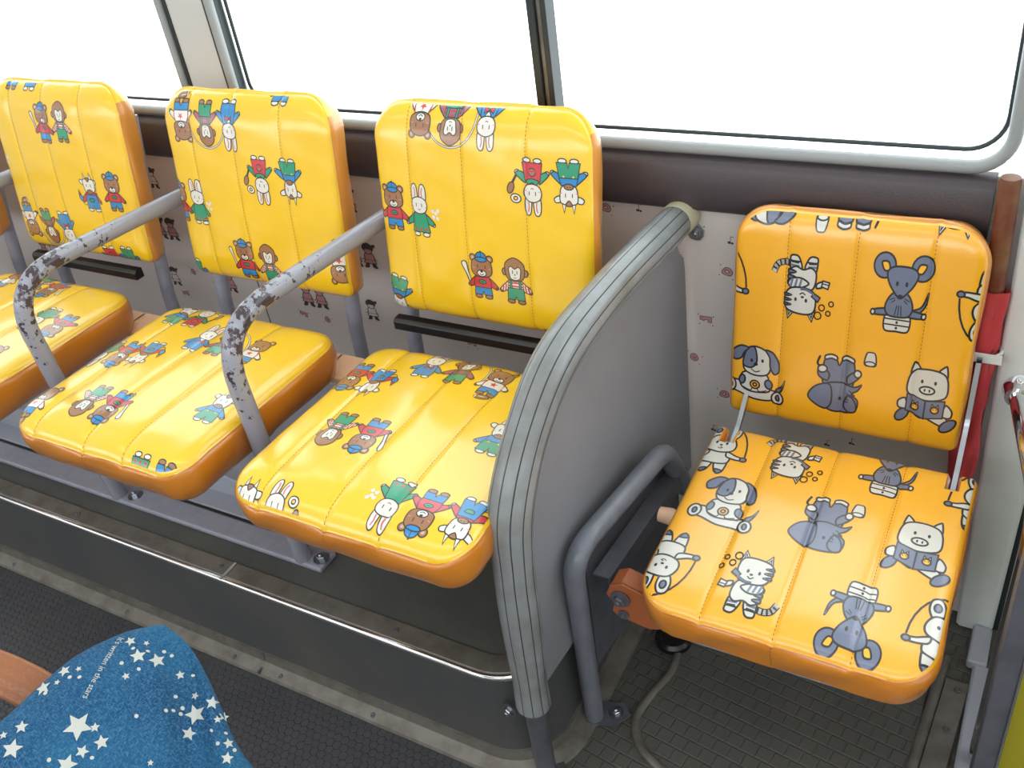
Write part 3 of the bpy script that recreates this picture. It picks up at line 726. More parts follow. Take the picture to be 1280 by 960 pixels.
    if band_seam is not None:  # stitched seam running down the front band
        cz = h(band_seam, -D / 2); pth = [(0.0, 0.0)] + prof[2:7]
        for (o0, d0), (o1, d1) in zip(pth[:-1], pth[1:]):
            n = max(1, int(hypot(o1 - o0, d1 - d0) / 0.0055))
            for q in range(n):
                a_, c_ = q / n, (q + 0.62) / n
                def at(t, sgn): 
                    f = min(1, -(d0 + (d1 - d0) * t) / (T * 0.6)); return (band_seam + sgn * 0.0006, -D / 2 - (o0 + (o1 - o0) * t) - 0.0022, cz * (1 - f) + d0 + (d1 - d0) * t)
                mb.add([at(a_, -1), at(a_, 1), at(c_, 1), at(c_, -1)], [(3, 2, 1, 0)], STITCH)
    o = mb.build(name, parent, 60, recalc=False)
    return o

# ------------------------------------------------------------------ setting
def plat_outline(off=0.0, zz=0.0, x_left=-4.0):
    """Front and right edge of the seat platform, offset outward."""
    R = 0.10; pts = [(x_left, -0.605 - off, zz)]
    for k in range(11):
        t = radians(-90 + 90 * k / 10); pts.append((-0.655 + (R + off) * cos(t), -0.505 + (R + off) * sin(t), zz))
    pts.append((-0.555 + off, -0.03, zz)); return pts

b = MB(); b.box(-4.0, -0.62, -2.2, 0.04, -0.04, 0.0, FLOOR); struct(b.build('floor', smooth=0))
b = MB(); b.box(-0.62, 1.8, -2.2, 0.04, -0.04, 0.0, MATF); struct(b.build('floor_entry', smooth=0))
po = plat_outline()
b = MB(); k = len(po)
top = [(x, y, 0.23) for x, y, z in po] + [(-0.545, 0.0, 0.23), (-4.0, 0.0, 0.23)]
bot = [(x, y, 0.0) for x, y, z in top]; n = len(top)
b.add(top + bot, [tuple(range(n))], FLOOR2)
b.add(top + bot, [(i, n + i, n + (i + 1) % n, (i + 1) % n) for i in range(n)] + [tuple(range(n, 2 * n))[::-1]], RISER)
struct(b.build('platform', smooth=35))
# bright nosing along the platform edge
b = MB()
for (o0, z0), (o1, z1) in (((-0.036, 0.2302), (-0.036, 0.2335)), ((-0.036, 0.2335), (-0.002, 0.2345)), ((-0.002, 0.2345), (0.004, 0.228))):
    A, Bq = plat_outline(o0, z0), plat_outline(o1, z1); n = len(A)
    b.add(A + Bq, [(i, i + 1, n + i + 1, n + i) for i in range(n - 1)], ALU)
b.tube(plat_outline(0.003, 0.2285), 0.0062, CHROME, 10)
for x in (-3.1, -2.75, -2.4, -2.05, -1.62, -1.22, -0.82): screw(b, (x, -0.586, 0.234), (0, 0, 1), 0.005, DARK_PAINT)
b.box(-1.20, -1.194, -0.612, -0.569, 0.23, 0.2352, ZINC)
struct(b.build('trim_1', smooth=40))
# aluminium moulding where riser meets floor
b = MB()
for (o0, z0), (o1, z1) in (((0.0, 0.034), (0.005, 0.034)), ((0.005, 0.034), (0.008, 0.014)), ((0.008, 0.014), (0.030, 0.005)), ((0.030, 0.005), (0.033, 0.0))):
    A, Bq = plat_outline(o0, z0), plat_outline(o1, z1); n = len(A)
    b.add(A + Bq, [(i, i + 1, n + i + 1, n + i) for i in range(n - 1)], ALU)
for x in (-2.6, -2.25, -1.93, -1.55, -1.24, -1.12, -0.9): screw(b, (x, -0.6255, 0.0075), (0, -0.35, 0.9), 0.0055, DARK_PAINT)
b.box(-1.172, -1.167, -0.6128, -0.606, 0.0, 0.0346, DARK_PAINT); b.box(-1.172, -1.167, -0.6365, -0.606, 0.0, 0.0098, DARK_PAINT)
struct(b.build('trim_2', smooth=30))

# window wall: lower printed vinyl
WALLP = {'ink': DOODLE, 'red': DOTRED, 'pink': DOTPINK, 'green': DOTGREEN, 'pale': WALLV}
def d_girl(a, x0=0, col='pale'):
    a.P([(x0 - 11, 52), (x0 - 15, 30), (x0 - 16, 18), (x0 + 16, 18), (x0 + 15, 30), (x0 + 11, 52)], col)
    a.P([(x0 - 15, 66), (x0 - 13, 80), (x0, 88), (x0 + 13, 80), (x0 + 15, 66), (x0, 58)], 'ink'); a.P([(x0 - 11, 66), (x0 - 9, 54), (x0, 50), (x0 + 9, 54), (x0 + 11, 66), (x0, 68)], col)
    a.P([(x0 + 12, 80), (x0 + 22, 84), (x0 + 20, 74)], 'ink')
    for s in (-1, 1): a.P([(x0 + s * 6, 18), (x0 + s * 6, 6), (x0 + s * 18, 3), (x0 + s * 12, 18)], 'ink')
    a.L([(x0 - 15, 36), (x0 - 22, 28)], 2); a.L([(x0 + 15, 36), (x0 + 22, 28)], 2); a.dot(x0 - 4, 62, 1.4); a.dot(x0 + 4, 62, 1.4); a.L([(x0 - 14, 30), (x0 + 14, 30)], 1.6)
def doodle(kind, i):
    LW[0] = 1.8; a = Art('ink')
    if kind == 'pair': d_girl(a, -22, 'pink'); d_girl(a, 22, 'pink')
    elif kind == 'girl': d_girl(a)
    elif kind == 'star':
        q = [((22 if k % 2 == 0 else 9) * sin(k * pi / 5), 45 + (22 if k % 2 == 0 else 9) * cos(k * pi / 5)) for k in range(11)]; a.L(q, 2, None, False)
    elif kind == 'note':
        a.E(-8, 30, 5, 4, 'ink'); a.L([(-4, 30), (-4, 52), (6, 50)], 2, None, False); a.E(2, 28, 4, 3, 'ink')
    else:
        r = i % 3
        if r == 0:
            a.P([(-18, 44), (-8, 62), (10, 62), (20, 48), (14, 34), (-12, 34)], 'pink'); a.E(0, 48, 8, 6, 'pale'); a.dot(-3, 50, 1.4); a.dot(4, 50, 1.4)
        elif r == 1:
            a.Q([(-22, 60), (22, 60), (22, 36), (8, 36), (8, 46), (-6, 46), (-6, 40), (-22, 44)], 'pink'); a.dot(-14, 54, 1.6)
        else:
            a.P([(-12, 36), (-16, 52), (-6, 64), (8, 60), (16, 44), (6, 32)], 'pink'); a.L([(-8, 50), (0, 42), (8, 52)], 1.8); a.L([(-4, 60), (4, 36)], 1.6)
        for x, y in ((-28, 66), (28, 62), (-24, 26), (26, 24)): a.dot(x, y, 2.6, 2.6, 'red' if i % 2 else 'ink')
    return a.o
b = MB(); b.box(-4.0, 0.10, 0.0, 0.04, 0.0, 0.80, WALLV)
b.box(-1.5535, -1.5515, -0.0012, 0.0, 0.23, 0.76, DARK_PAINT)
items = dict(pair=[(-1.221, .58), (-1.8, .573), (-1.663, .453), (-1.39, .453), (-2.06, .52), (-2.3, .45)],
    girl=[(-1.219, .703), (-1.832, .44), (-1.231, .444), (-1.782, .702), (-2.2, .6)],
    star=[(-1.263, .499), (-.814, .743), (-2.0, .42)],
    animal=[(-.655, .744), (-.596, .672), (-.495, .722), (-.443, .65), (-.481, .55), (-.504, .466), (-.449, .396), (-1.437, .397), (-1.759, .461), (-1.281, .42), (-1.815, .392), (-1.368, .394), (-1.562, .419), (-.985, .403), (-.867, .435), (-1.504, .446), (-2.15, .5)],
    note=[(-.435, .713), (-.524, .669), (-.525, .567), (-.537, .286), (-.261, .336), (-.22, .35), (-.468, .317), (-.592, .754)])
def wall_S(x, z, l): return (x, -l, z)
for kind, pos in items.items():
    for i, (x, z) in enumerate(pos):
        size = {'pair': .068, 'girl': .060, 'star': .05, 'note': .05, 'animal': .048}[kind]; kk = size / 100; sw = 1.3 if kind in ('pair', 'girl') else 1.0; rot = random.uniform(-.25, .25) if kind in ('animal', 'star') else 0
        c_, s_ = cos(rot) * kk, sin(rot) * kk
        pl = [([(x + px * sw * c_ - (py - 45) * s_, z + px * sw * s_ + (py - 45) * c_) for px, py in p], col, k_) for p, col, k_ in doodle(kind, i)]
        print_on(b, pl, wall_S, WALLP, cell=1.0, lift=0.0003, step=0.00001)
struct(b.build('wall_back', smooth=0, recalc=False))
# padded belt under the windows
b = MB(); prof = [(0.0, 0.764), (-0.014, 0.764), (-0.021, 0.770), (-0.023, 0.80), (-0.022, 0.838), (-0.016, 0.848), (-0.004, 0.853), (0.01, 0.854), (0.01, 0.764)]
b.extrude([(-4.0, y, z) for y, z in prof], (3.935, 0, 0), BELT); struct(b.build('trim_3', smooth=50))
# window frames, panes, pillar
b = MB()
b.box(-4.0, 0.10, 0.0, 0.05, 0.80, 0.852, PILLAR); b.box(-4.0, 0.10, 0.0, 0.05, 1.74, 1.96, PILLAR)
struct(b.build('wall_back_header', smooth=0))
b = MB(); b.box(-1.555, -1.452, -0.002, 0.05, 0.852, 1.74, PILLAR); b.box(-1.562, -1.552, -0.006, 0.03, 0.852, 1.74, DRUB)
struct(b.build('trim_4', smooth=30, bevel=0.006))
def window(name, x0, x1, z0, z1, r):
    pts = []
    for cx, cz, a0 in ((x1 - r, z0 + r, -90), (x1 - r, z1 - r, 0), (x0 + r, z1 - r, 90), (x0 + r, z0 + r, 180)):
        for k in range(9):
            t = radians(a0 + 90 * k / 8); pts.append((cx + r * cos(t), 0.0, cz + r * sin(t)))
    b = MB(); b.tube([(x, -0.001, z) for x, y, z in pts], 0.0095, RUBBER, 12, closed=True)
    ins = [(x + (0.012 if x < (x0 + x1) / 2 else -0.012), 0.03, z + (0.012 if z < (z0 + z1) / 2 else -0.012)) for x, y, z in pts]
    b.tube(ins, 0.0035, DRUB, 8, closed=True)
    o = b.build(name, None, 60); struct(o)
    g = MB(); g.extrude([(x, 0.028, z) for x, y, z in pts], (0, 0.004, 0), GLASS); g.build('pane', o, 0)
    return o
W1 = window('window_1', -1.44, -0.052, 0.864, 1.73, 0.05)
W2 = window('window_2', -3.2, -1.572, 0.864, 1.73, 0.05)
b = MB(); b.box(-0.766, -0.752, 0.004, 0.036, 0.866, 1.73, DRUB); b.box(-0.752, -0.742, 0.010, 0.034, 0.866, 1.73, ALU); b.box(-0.742, -0.732, 0.004, 0.036, 0.866, 1.73, DRUB)
o = b.build('sash_bar', W1, 30, bevel=0.002)
b = MB(); b.box(-1.452, -1.436, -0.008, 0.03, 0.866, 1.73, DRUB); b.build('edge_seal', W1, 30, bevel=0.003)
# bus body around the seats
b = MB(); b.box(-4.0, 2.3, -2.24, 0.06, 1.96, 2.0, CEIL); struct(b.build('ceiling', smooth=0))
b = MB(); b.box(-4.0, 2.3, -2.24, -2.2, 0.0, 1.05, WALLV); b.box(-4.0, 2.3, -2.24, -2.2, 1.75, 1.96, PILLAR)
for x in (-3.0, -1.55, -0.1, 1.35): b.box(x - 0.05, x + 0.05, -2.24, -2.2, 1.05, 1.75, PILLAR)
struct(b.build('wall_front', smooth=0))
b = MB(); b.box(-4.04, -4.0, -2.24, 0.06, -0.04, 2.0, CEIL); b.box(2.3, 2.34, -2.24, 0.06, -0.04, 2.0, CEIL); struct(b.build('wall_left', smooth=0))
# white door pillar at the right end of the bench wall
b = MB()
vs = []
for z, xl, xr in ((0.004, -0.008, 0.052), (0.45, -0.018, 0.056), (0.84, -0.026, 0.06), (1.74, -0.045, 0.07)):
    for x, y in ((xl, 0.0), (xl, -0.030), (xl + 0.006, -0.036), (xr - 0.012, -0.036), (xr - 0.003, -0.030), (xr, -0.018), (xr, 0.0)): vs.append((x, y, z))
nn = 7; fs = [tuple(range(nn))[::-1], tuple(range(3 * nn, 4 * nn))] + [(i * nn + j, i * nn + (j + 1) % nn, (i + 1) * nn + (j + 1) % nn, (i + 1) * nn + j) for i in range(3) for j in range(nn)]
b.add(vs, fs, WHITE); struct(b.build('wall_right', smooth=50))
b = MB(); b.box(0.05, 1.8, -0.02, 0.05, 0.0, 0.9, DRUB); struct(b.build('door_1_recess', smooth=0))
# door partition: dark post and yellow panel
b = MB(); b.box(0.045, 0.069, -0.53, -0.468, 0.0, 0.95, DARK_PAINT); b.box(0.0685, 0.072, -0.535, -0.47, 0.0, 0.95, CHROME); o = struct(b.build('door_1', smooth=30, bevel=0.004))
b = MB(); b.box(0.071, 0.75, -0.515, -0.485, 0.02, 0.93, YPANEL); b.build('door_panel', o, 0)
# entry floor trims
b = MB()
def sx(y): return 0.06 * (y + 0.35)
vs = [(x + sx(y), y, z) for y in (-0.9, -0.165) for x, z in ((-0.016, 0.0), (-0.016, 0.009), (0.020, 0.009), (0.024, 0.0))]
b.add(vs, [(0, 1, 2, 3), (7, 6, 5, 4), (0, 4, 5, 1), (1, 5, 6, 2), (2, 6, 7, 3)], ALU)
b.tube([(-0.026 + sx(-0.9), -0.9, 0.006), (-0.026 + sx(-0.12), -0.12, 0.006)], 0.009, ALU, 12)
for y in (-0.185, -0.27, -0.36, -0.6): screw(b, (0.006 + sx(y), y, 0.009), (0, 0, 1), 0.006, DARK_PAINT)
struct(b.build('trim_5', smooth=40))
b = MB(); b.box(0.031, 0.062, -0.95, -0.12, 0.0, 0.014, HOUSING); b.box(0.020, 0.052, -0.125, -0.038, 0.0, 0.022, HOUSING); struct(b.build('trim_6', smooth=30, bevel=0.005))
# curved metal edging of the entry mat, and the mat
cur = catmull([(-0.452, -0.20), (-0.450, -0.25), (-0.441, -0.325), (-0.455, -0.385), (-0.462, -0.44), (-0.441, -0.485), (-0.40, -0.512), (-0.33, -0.535), (-0.2, -0.56), (-0.05, -0.58)], 8, False)
b = MB(); b.extrude([(x, y, 0.0) for x, y in cur] + [(-0.03, -0.58, 0), (-0.03, -0.02, 0), (-0.452, -0.02, 0)], (0, 0, 0.006), MATF); struct(b.build('floor_mat', smooth=0))
b = MB(); b.tube([(x, y, 0.004) for x, y in cur], 0.008, ALU, 12); struct(b.build('trim_7', smooth=60))
# wheel housing under the bench
b = MB(); A = []
for x, z in [(-1.145, 0.2305), (-1.165, 0.25), (-1.24, 0.272), (-1.36, 0.29), (-1.5, 0.30), (-1.7, 0.30), (-2.1, 0.30), (-2.25, 0.29), (-2.35, 0.2305)]: A.append((x, -0.425, z))
b.extrude(A, (0, 0.424, 0), HOUSING); b.box(-2.6, -1.13, -0.468, -0.42, 0.2302, 0.236, HOUSING)
struct(b.build('wheel_housing', smooth=60, bevel=0.03, seg=5))

# ------------------------------------------------------------------ bench seats
S_ = .081
PRB = {
 3: [('bearbat', .2, 10.0, 0), ('monk', 6.4, 9.9, 0), ('rabpan', 10.3, 26.1, 180), ('cow', 16.4, 26.4, 180), ('bearstar', -10.1, 35.6, 180), ('monkhoop', -4.3, 35.2, 180), ('rabblue', 2.2, 35.6, 180),
     ('bear', -16.6, 20.1, 0), ('rabgreen', -11.2, 19.6, 0), ('goat', -21.9, 20.7, 0), ('cow', -18.0, 3.6, 170), ('goat', 11.7, -2.5, 0), ('rabpan', -23.5, 4.0, 175)],
 2: [('bearstar', -14.7, 31.6, 180), ('monkhoop', -8.3, 31.6, 180), ('rabblue', -2.5, 31.9, 180), ('rabpan', 3.7, 22.6, 180), ('cow', 10.2, 22.5, 180), ('bear', -19.4, 16.2, 0), ('rabgreen', -14.4, 16.0, 0),
     ('bearbat', -4.4, 6.0, 0), ('monk', 1.7, 5.8, 0), ('bearstar', 18.6, 7.4, 180), ('cow', -19.4, .2, 180), ('goat', 9, 39.5, 0)],
 1: [('bearbat', -2.1, 29.3, 0), ('monk', 3.6, 29.8, 0), ('goat', 7.5, 15.5, 0), ('bear', 14.6, 16.2, 0), ('bearstar', -16, 7.0, 184), ('monkhoop', -9.6, 6.4, 184), ('rabblue', -3.6, 6.3, 182),
     ('rabpan', 7.8, -.3, 180), ('cow', 13.6, .2, 180), ('rabgreen', -21.5, 20.5, 0), ('rabblue', -6, 39.5, 0), ('bear', -12, 39.5, 0)],
 0: [('bearbat', -2.1, 29.3, 0), ('monk', 3.6, 29.8, 0), ('goat', 7.5, 15.5, 0), ('bear', 14.6, 12, 0)]}
PRC = {
 3: [('rabblue', -6.6, 16.6, 0), ('monkhoop', -.6, 16.8, 0), ('bearstar', 6.2, 15.6, 0), ('bear', -17.6, 9.6, 180), ('goat', -12.8, 9.1, 180), ('monk', -11.0, -3.7, 180), ('bearbat', -4.9, -3.7, 180), ('cow', 13.6, 2.9, 0),
     ('rabgreen', 6.5, -14.0, 180), ('bear', 11.9, -14.2, 180), ('goat', 17.6, -13.6, 180), ('cow', -15.8, -20.8, 0), ('rabpan', -10.4, -20.6, 0)],
 2: [('cow', -14.6, 16.9, 0), ('rabpan', -9.6, 17.0, 0), ('rabblue', -2.6, 10.3, 0), ('monkhoop', 2.9, 10.1, 0), ('bearstar', 9.6, 10.1, 0), ('rabgreen', -18.9, 1.3, 180), ('bear', -14.2, 1.7, 180), ('goat', -9.6, 2.6, 180),
     ('monk', -7.8, -11.5, 180), ('bearbat', -2.3, -11.5, 180), ('cow', 15.5, -5.3, 0), ('bearstar', -17.9, -13.8, 0), ('rabgreen', 11.7, -22.0, 180), ('bear', 16.8, -22.0, 180)],
 1: [('monk', -4.1, 16.6, 180), ('bearbat', 1.6, 16.0, 180), ('rabgreen', 10.6, 6.0, 180), ('bear', 16.4, 5.2, 180), ('bearstar', 12.0, -7.6, 0), ('bearstar', -13.1, 17.0, 0), ('monkhoop', 5, -8, 0), ('cow', 4, -18, 0)],
 0: [('monk', -4.1, 16.6, 180), ('bearbat', 1.6, 16.0, 180)]}
CX = {0: -2.31, 1: -1.785, 2: -1.255, 3: -.762}
LAB = {3: 'yellow animal-print bench seat right beside the grey partition, dark strip under its back',
       2: 'yellow animal-print bench seat between two chipped grey armrests, with no dark strip under its back',
       1: 'yellow animal-print bench seat second from the left end, dark strip under its back',
       0: 'bench seat cut off at the left edge, only orange back side and grey upright showing'}
for i in (3, 2, 1, 0):
    Z0 = 0.23; cx = CX[i]
    root = empty('bench_seat', (cx, 0, Z0), LAB[i], 'seat', 'yellow seats along the bench rail')
    o = pad('cushion', root, .405, .412, .085, .05, .055, (-.137, -.016, .075), YEL, ORGD, [(k, x / 100, y / 100 - .008, S_, r) for k, x, y, r in PRC[i]],
            roll=.026, drop=.014, front_roll=(.07, .012), rear_roll=(.05, .006), taper=.014, wob=.0007, seed=i, crown=.010, band_seam=-.016)
    o.location = (0, -.492, .605 - Z0); o.rotation_euler = (radians(-1.5), 0, 0)
    o = pad('backrest', root, .398, .362, .054, .02, .058, (-.13, -.025, .09), YEL, ORG, [(k, x / 100, y / 100 - .19, S_, r) for k, x, y, r in PRB[i]],
            roll=.024, drop=.010, front_roll=(.05, .006), rear_roll=(.06, .018), taper=.006, wob=.0008, seed=i + 9, crown=.008, wrap=True)
    t = radians(80.5)
    o.location = (-.035, -.207 + cos(t) * .19, .60 - Z0 + sin(t) * .19); o.rotation_euler = (t, 0, 0)
    b = MB(); b.box(-.16, .16, -.52, -.25, .505 - Z0, .518 - Z0, PLY); b.box(.15, .206, -.322, -.25, .505 - Z0, .518 - Z0, PLY); b.build('seat_pan', root, 0, bevel=.003)
    for dx in (-.25, .102):
        b = MB(); b.tube(fillet([(dx, -.150, .37 - Z0), (dx, -.143, .50 - Z0), (dx, -.126, .61 - Z0), (dx, -.072, .88 - Z0)], [.2, .2]), .0145, STEEL_PAINT, 14); b.build('upright', root, 60)
    b = MB(); b.box(-.20, .15, -.485, -.46, .485 - Z0, .505 - Z0, STEEL_PAINT); b.box(-.26, .12, -.31, -.285, .478 - Z0, .505 - Z0, STEEL_PAINT)
    for dx in (-.25, .102): b.tube([(dx, -.30, .49 - Z0), (dx, -.148, .42 - Z0)], .012, STEEL_PAINT, 12)
    b.build('base_frame', root, 40)
    if i in (1, 3):
        b = MB(); q = [(-.010, -.012), (.012, -.012), (.012, .010), (-.004, .010), (-.010, .004)]
        b.extrude([(-.235, -.2 + y, .578 - Z0 + z) for y, z in q], (.345, 0, 0), BLACKP); b.build('guard_strip', root, 30, bevel=.002)
    if i:
        b = MB(); b.tube(fillet([(-.262, -.10, .748 - Z0), (-.268, -.557, .776 - Z0), (-.274, -.548, .55 - Z0), (-.315, -.514, .012)], [.11, .15], 12), .0160, CHIP, 18)
        a = b.build('armrest', root, 60); bolt(a, (-.278, -.505, .012), (0, 0, 1), .009)
b = MB(); b.box(-2.95, -1.026, -.528, -.480, .2302, .242, STEEL_PAINT)
rail = b.build('floor_rail', None, 30, bevel=.004)
tag(rail, 'grey steel floor rail on the dark platform that the bench armrests stand on', 'rail')

# ------------------------------------------------------------------ partition
root = empty('partition', (-.535, -.3, 0), 'grey partition panel with ribbed padded rail between the bench and the folding seat', 'partition')
ox, oy = -.535, -.3
def PX(y): return -.513 + .062 * y
def rel(p): return (p[0] - ox, p[1] - oy, p[2])
path = [Vector(q) for q in catmull([(-.513, -.006, .752), (-.519, -.08, .752), (-.526, -.28, .760), (-.533, -.435, .745), (-.539, -.527, .686), (-.544, -.585, .603), (-.548, -.597, .512), (-.553, -.598, .40), (-.557, -.598, .27), (-.560, -.597, .18), (-.563, -.592, 0.0)], 10, False)]
def trim(P, f): return [p for p in P if f(p)]
dense = []
for a, c in zip(path[:-1], path[1:]):
    n = max(1, int((c - a).length / .012))
    dense += [a + (c - a) * k / n for k in range(n)]
dense.append(path[-1])
b = MB(); b.tube([rel(p) for p in dense], .017, DARK_PAINT, 16); b.build('post', root, 60)
prof = []
N = 11
for j in range(N):
    a0 = 2 * pi * j / N; w_ = 2 * pi / N
    for k in range(4): prof.append((a0 + w_ * (.05 + .9 * k / 3), .992 + .008 * sin(pi * k / 3), PAD))
    prof.pop(); prof.append((a0 + w_ * .95, .992, PADLINE)); prof.append((a0 + w_ * .975, .965, PADLINE))
seg = [p for p in dense if p.y < -.028 and p.z > .185]
ln = len(seg); rr = [(.0275 + .0035 * sin(pi * min(1, k / ln * 1.1)) + .0008 * sin(k * .31)) for k in range(ln)]
b = MB(); b.tube([rel(p) for p in seg], rr, PAD, prof=prof); pd = b.build('padding', root, 50)
seg2 = [p for p in dense if p.y > -.05][::1]
b = MB(); b.tube([rel(p) for p in (seg2[:-1])], .0288, PADEND, 24); o = b.build('end_sleeve', pd, 50); o['label'] = 'aged cream end sleeve'
# panel below the rail
pan = [(-.032, .236), (-.032, .665), (-.036, .688), (-.05, .70)] + [(p.y, p.z - .008) for p in dense if p.y < -.06 and p.z > .25] + [(-.596, .236)]
b = MB(); pts = [rel((PX(y) + .002, y, z)) for y, z in pan]
b.extrude(pts, (.009, 0, 0), PANEL); pn = b.build('panel', root, 30)
b = MB(); b.box(-.562 - ox, -.549 - ox, -.55 - oy, -.032 - oy, .2352, .246, ALU); b.build('bottom_flange', root, 30, bevel=.001)
bolt(root, rel((-.548, -.40, .242)), (1, 0, 0), .006); bolt(root, rel((-.6, -.6085, .165)), (-.2, -1, 0), .008)
b = MB(); b.lathe(rel((-.563, -.592, 0)), (0, 0, 1), [(.032, 0), (.032, .005), (.02, .006)], ZINC, 20); bs = b.build('foot_flange', root, 30); bolt(bs, rel((-.541, -.588, .006)), (0, 0, 1), .007)
b = MB(); b.extrude([rel(q) for q in ((-.513, -.006, .775), (-.490, -.006, .735), (-.480, -.006, .722), (-.486, -.006, .706), (-.503, -.006, .708), (-.522, -.006, .735))], (0, .0058, 0), ZINC)
br = b.build('wall_bracket', root, 30, bevel=.001); bolt(br, rel((-.493, -.006, .720)), (0, -1, 0), .008)

# ------------------------------------------------------------------ folding seat
ox, oy = -.21, -.3
root = empty('folding_seat', (ox, oy, 0), 'deep yellow folding seat with grey and white animal print, beside the white pillar', 'seat')
sz = .098
CR = [('rab', -17.0, 12.6, 0), ('cat', -5.9, 14.0, 180), ('mouse', 7.6, 15.6, 0), ('rab', 20.3, 13.0, 0), ('dog', -12.3, 2.2, 0), ('eleph', 1.6, 2.4, 180), ('cup', 5.4, 6.2, 180), ('pig', 13.9, 2.2, 0),
      ('rab', -17.2, -10.4, 180), ('cat', -5.0, -11.0, 0), ('mouse', 8.9, -11.4, 180), ('rab', 19.2, -11.0, 0)]
o = pad('cushion', root, .382, .368, .070, .052, .012, (-.097, .0, .097), YELO, ORGD, [(k, x / 100, y / 100 - .003, sz, r) for k, x, y, r in CR],
        roll=.016, drop=.008, front_roll=(.05, .006), rear_roll=(.03, .004), taper=.004, notches=((-.177, -.155, .142), (.152, .172, .142)), wob=.0004, seed=21, crown=.006, lw=2.1, band_seam=0.0)
o.location = rel((-.207, -.365, .466)); o.rotation_euler = (radians(4.5), 0, 0)
BR = [('dog', -13.0, 37.3, 180), ('eleph', -.6, 37.8, 0), ('cup', -5.0, 33.2, 0), ('cat', 12.5, 38.4, 180), ('rab', -19.6, 22.6, 0), ('cat', -6.9, 23.2, 180), ('mouse', 6.9, 23.6, 0), ('rab', 18.8, 24.0, 180),
      ('dog', -13.2, 7.2, 0), ('eleph', -.4, 8.0, 180), ('cup', 4.0, 13.2, 180), ('pig', 12.3, 8.3, 0)]
o = pad('backrest', root, .346, .352, .045, .012, .052, (-.095, .004, .106), YELO, ORG, [(k, x / 100, y / 100 - .168, sz, r) for k, x, y, r in BR],
        roll=.016, drop=.007, front_roll=(.04, .004), rear_roll=(.04, .010), taper=.004, wob=.0004, seed=33, crown=.005, lw=2.1)
t = radians(83); o.location = rel((-.228, -.119 + cos(t) * .168, .465 + sin(t) * .168)); o.rotation_euler = (t, 0, 0)
# steel pan under the cushion
b = MB(); outl = rounded_outline(.372, .354, .05, .02); ca, sa = cos(radians(4.5)), sin(radians(4.5))
def cpt(x, y, z): return rel((-.207 + x, -.365 + y * ca - z * sa, .466 + y * sa + z * ca))
b.add([cpt(x, y, -.0695) for x, y in outl] + [cpt(x, y, -.0745) for x, y in outl], [tuple(range(len(outl))), tuple(range(len(outl), 2 * len(outl)))[::-1]] + [(i, (i + 1) % len(outl), len(outl) + (i + 1) % len(outl), len(outl) + i) for i in range(len(outl))], STEEL_PAINT)
b.build('seat_pan', root, 40)
for x in (-.373, -.045):
    b = MB(); P = fillet([(x, -.070, .60), (x, -.098, .505), (x, -.150, .465), (x, -.226, .435)], [.05, .05], 6)
    w2 = .008
    for q0, q1 in zip(P[:-1], P[1:]): b.add([rel((q0.x - .0035, q0.y - w2, q0.z)), rel((q0.x + .0035, q0.y - w2, q0.z)), rel((q0.x + .0035, q0.y + w2, q0.z)), rel((q0.x - .0035, q0.y + w2, q0.z)),
                                               rel((q1.x - .0035, q1.y - w2, q1.z)), rel((q1.x + .0035, q1.y - w2, q1.z)), rel((q1.x + .0035, q1.y + w2, q1.z)), rel((q1.x - .0035, q1.y + w2, q1.z))],
                                              [(0, 1, 5, 4), (1, 2, 6, 5), (2, 3, 7, 6), (3, 0, 4, 7)], ZINC)
    h_ = b.build('hinge_arm', root, 40); bolt(h_, rel((x - .003, -.222, .448)), (-1, 0, 0), .006)
b = MB(); b.tube([rel(p) for p in fillet([(-.456, -.19, .33), (-.468, -.245, .452), (-.507, -.512, .452), (-.530, -.468, .0)], [.04, .055], 12)], .0165, FRAMEP, 18)
fr = b.build('side_frame', root, 60)
b = MB(); b.extrude([rel(q) for q in ((-.545, -.49, 0.006), (-.545, -.445, 0.006), (-.49, -.425, 0.006), (-.472, -.445, 0.006), (-.49, -.475, 0.006))], (0, 0, .004), DARK_PAINT); fp = b.build('foot_plate', root, 30)
bolt(fp, rel((-.497, -.450, .010)), (0, 0, 1), .008)
b = MB(); q = [(-.028, 0), (0.0, 0), (0.0, -.028), (-.003, -.028), (-.003, -.003), (-.028, -.003)]
b.extrude([rel((-.448 + dx, -.20, .385 + dz)) for dx, dz in q], (-.02, -.275, .0), DARK_PAINT); b.extrude([rel((-.512, -.47, .16)), rel((-.512, -.47, .42)), rel((-.482, -.20, .42)), rel((-.482, -.20, .16))], (.003, 0, 0), DARK_PAINT)
b.build('side_rail', root, 30)
b = MB(); b.extrude([rel(q) for q in ((-.464, -.50, .379), (-.456, -.50, .400), (-.438, -.50, .410), (-.40, -.495, .392), (-.365, -.49, .37), (-.365, -.49, .33), (-.40, -.495, .322), (-.448, -.50, .337), (-.456, -.50, .345), (-.452, -.50, .362))], (0, .006, 0), BRACKET)
b.extrude([rel(q) for q in ((-.456, -.50, .400), (-.438, -.50, .410), (-.40, -.495, .392), (-.40, -.495, .388), (-.438, -.50, .406), (-.456, -.50, .396))], (0, .035, 0), BRACKET)
ob = b.build('pivot_bracket', root, 30, bevel=.002); ob['label'] = 'orange pivot bracket'
bolt(ob, rel((-.441, -.501, .378)), (0, -1, 0), .009, DARK_PAINT); bolt(ob, rel((-.438, -.501, .345)), (0, -1, 0), .005, DARK_PAINT)
b = MB(); b.lathe(rel((-.425, -.33, .395)), (1, 0, 0), [(.012, -.02), (.014, 0), (.010, .01), (.008, .03)], PLY, 16); b.build('pivot_bush', root, 40)

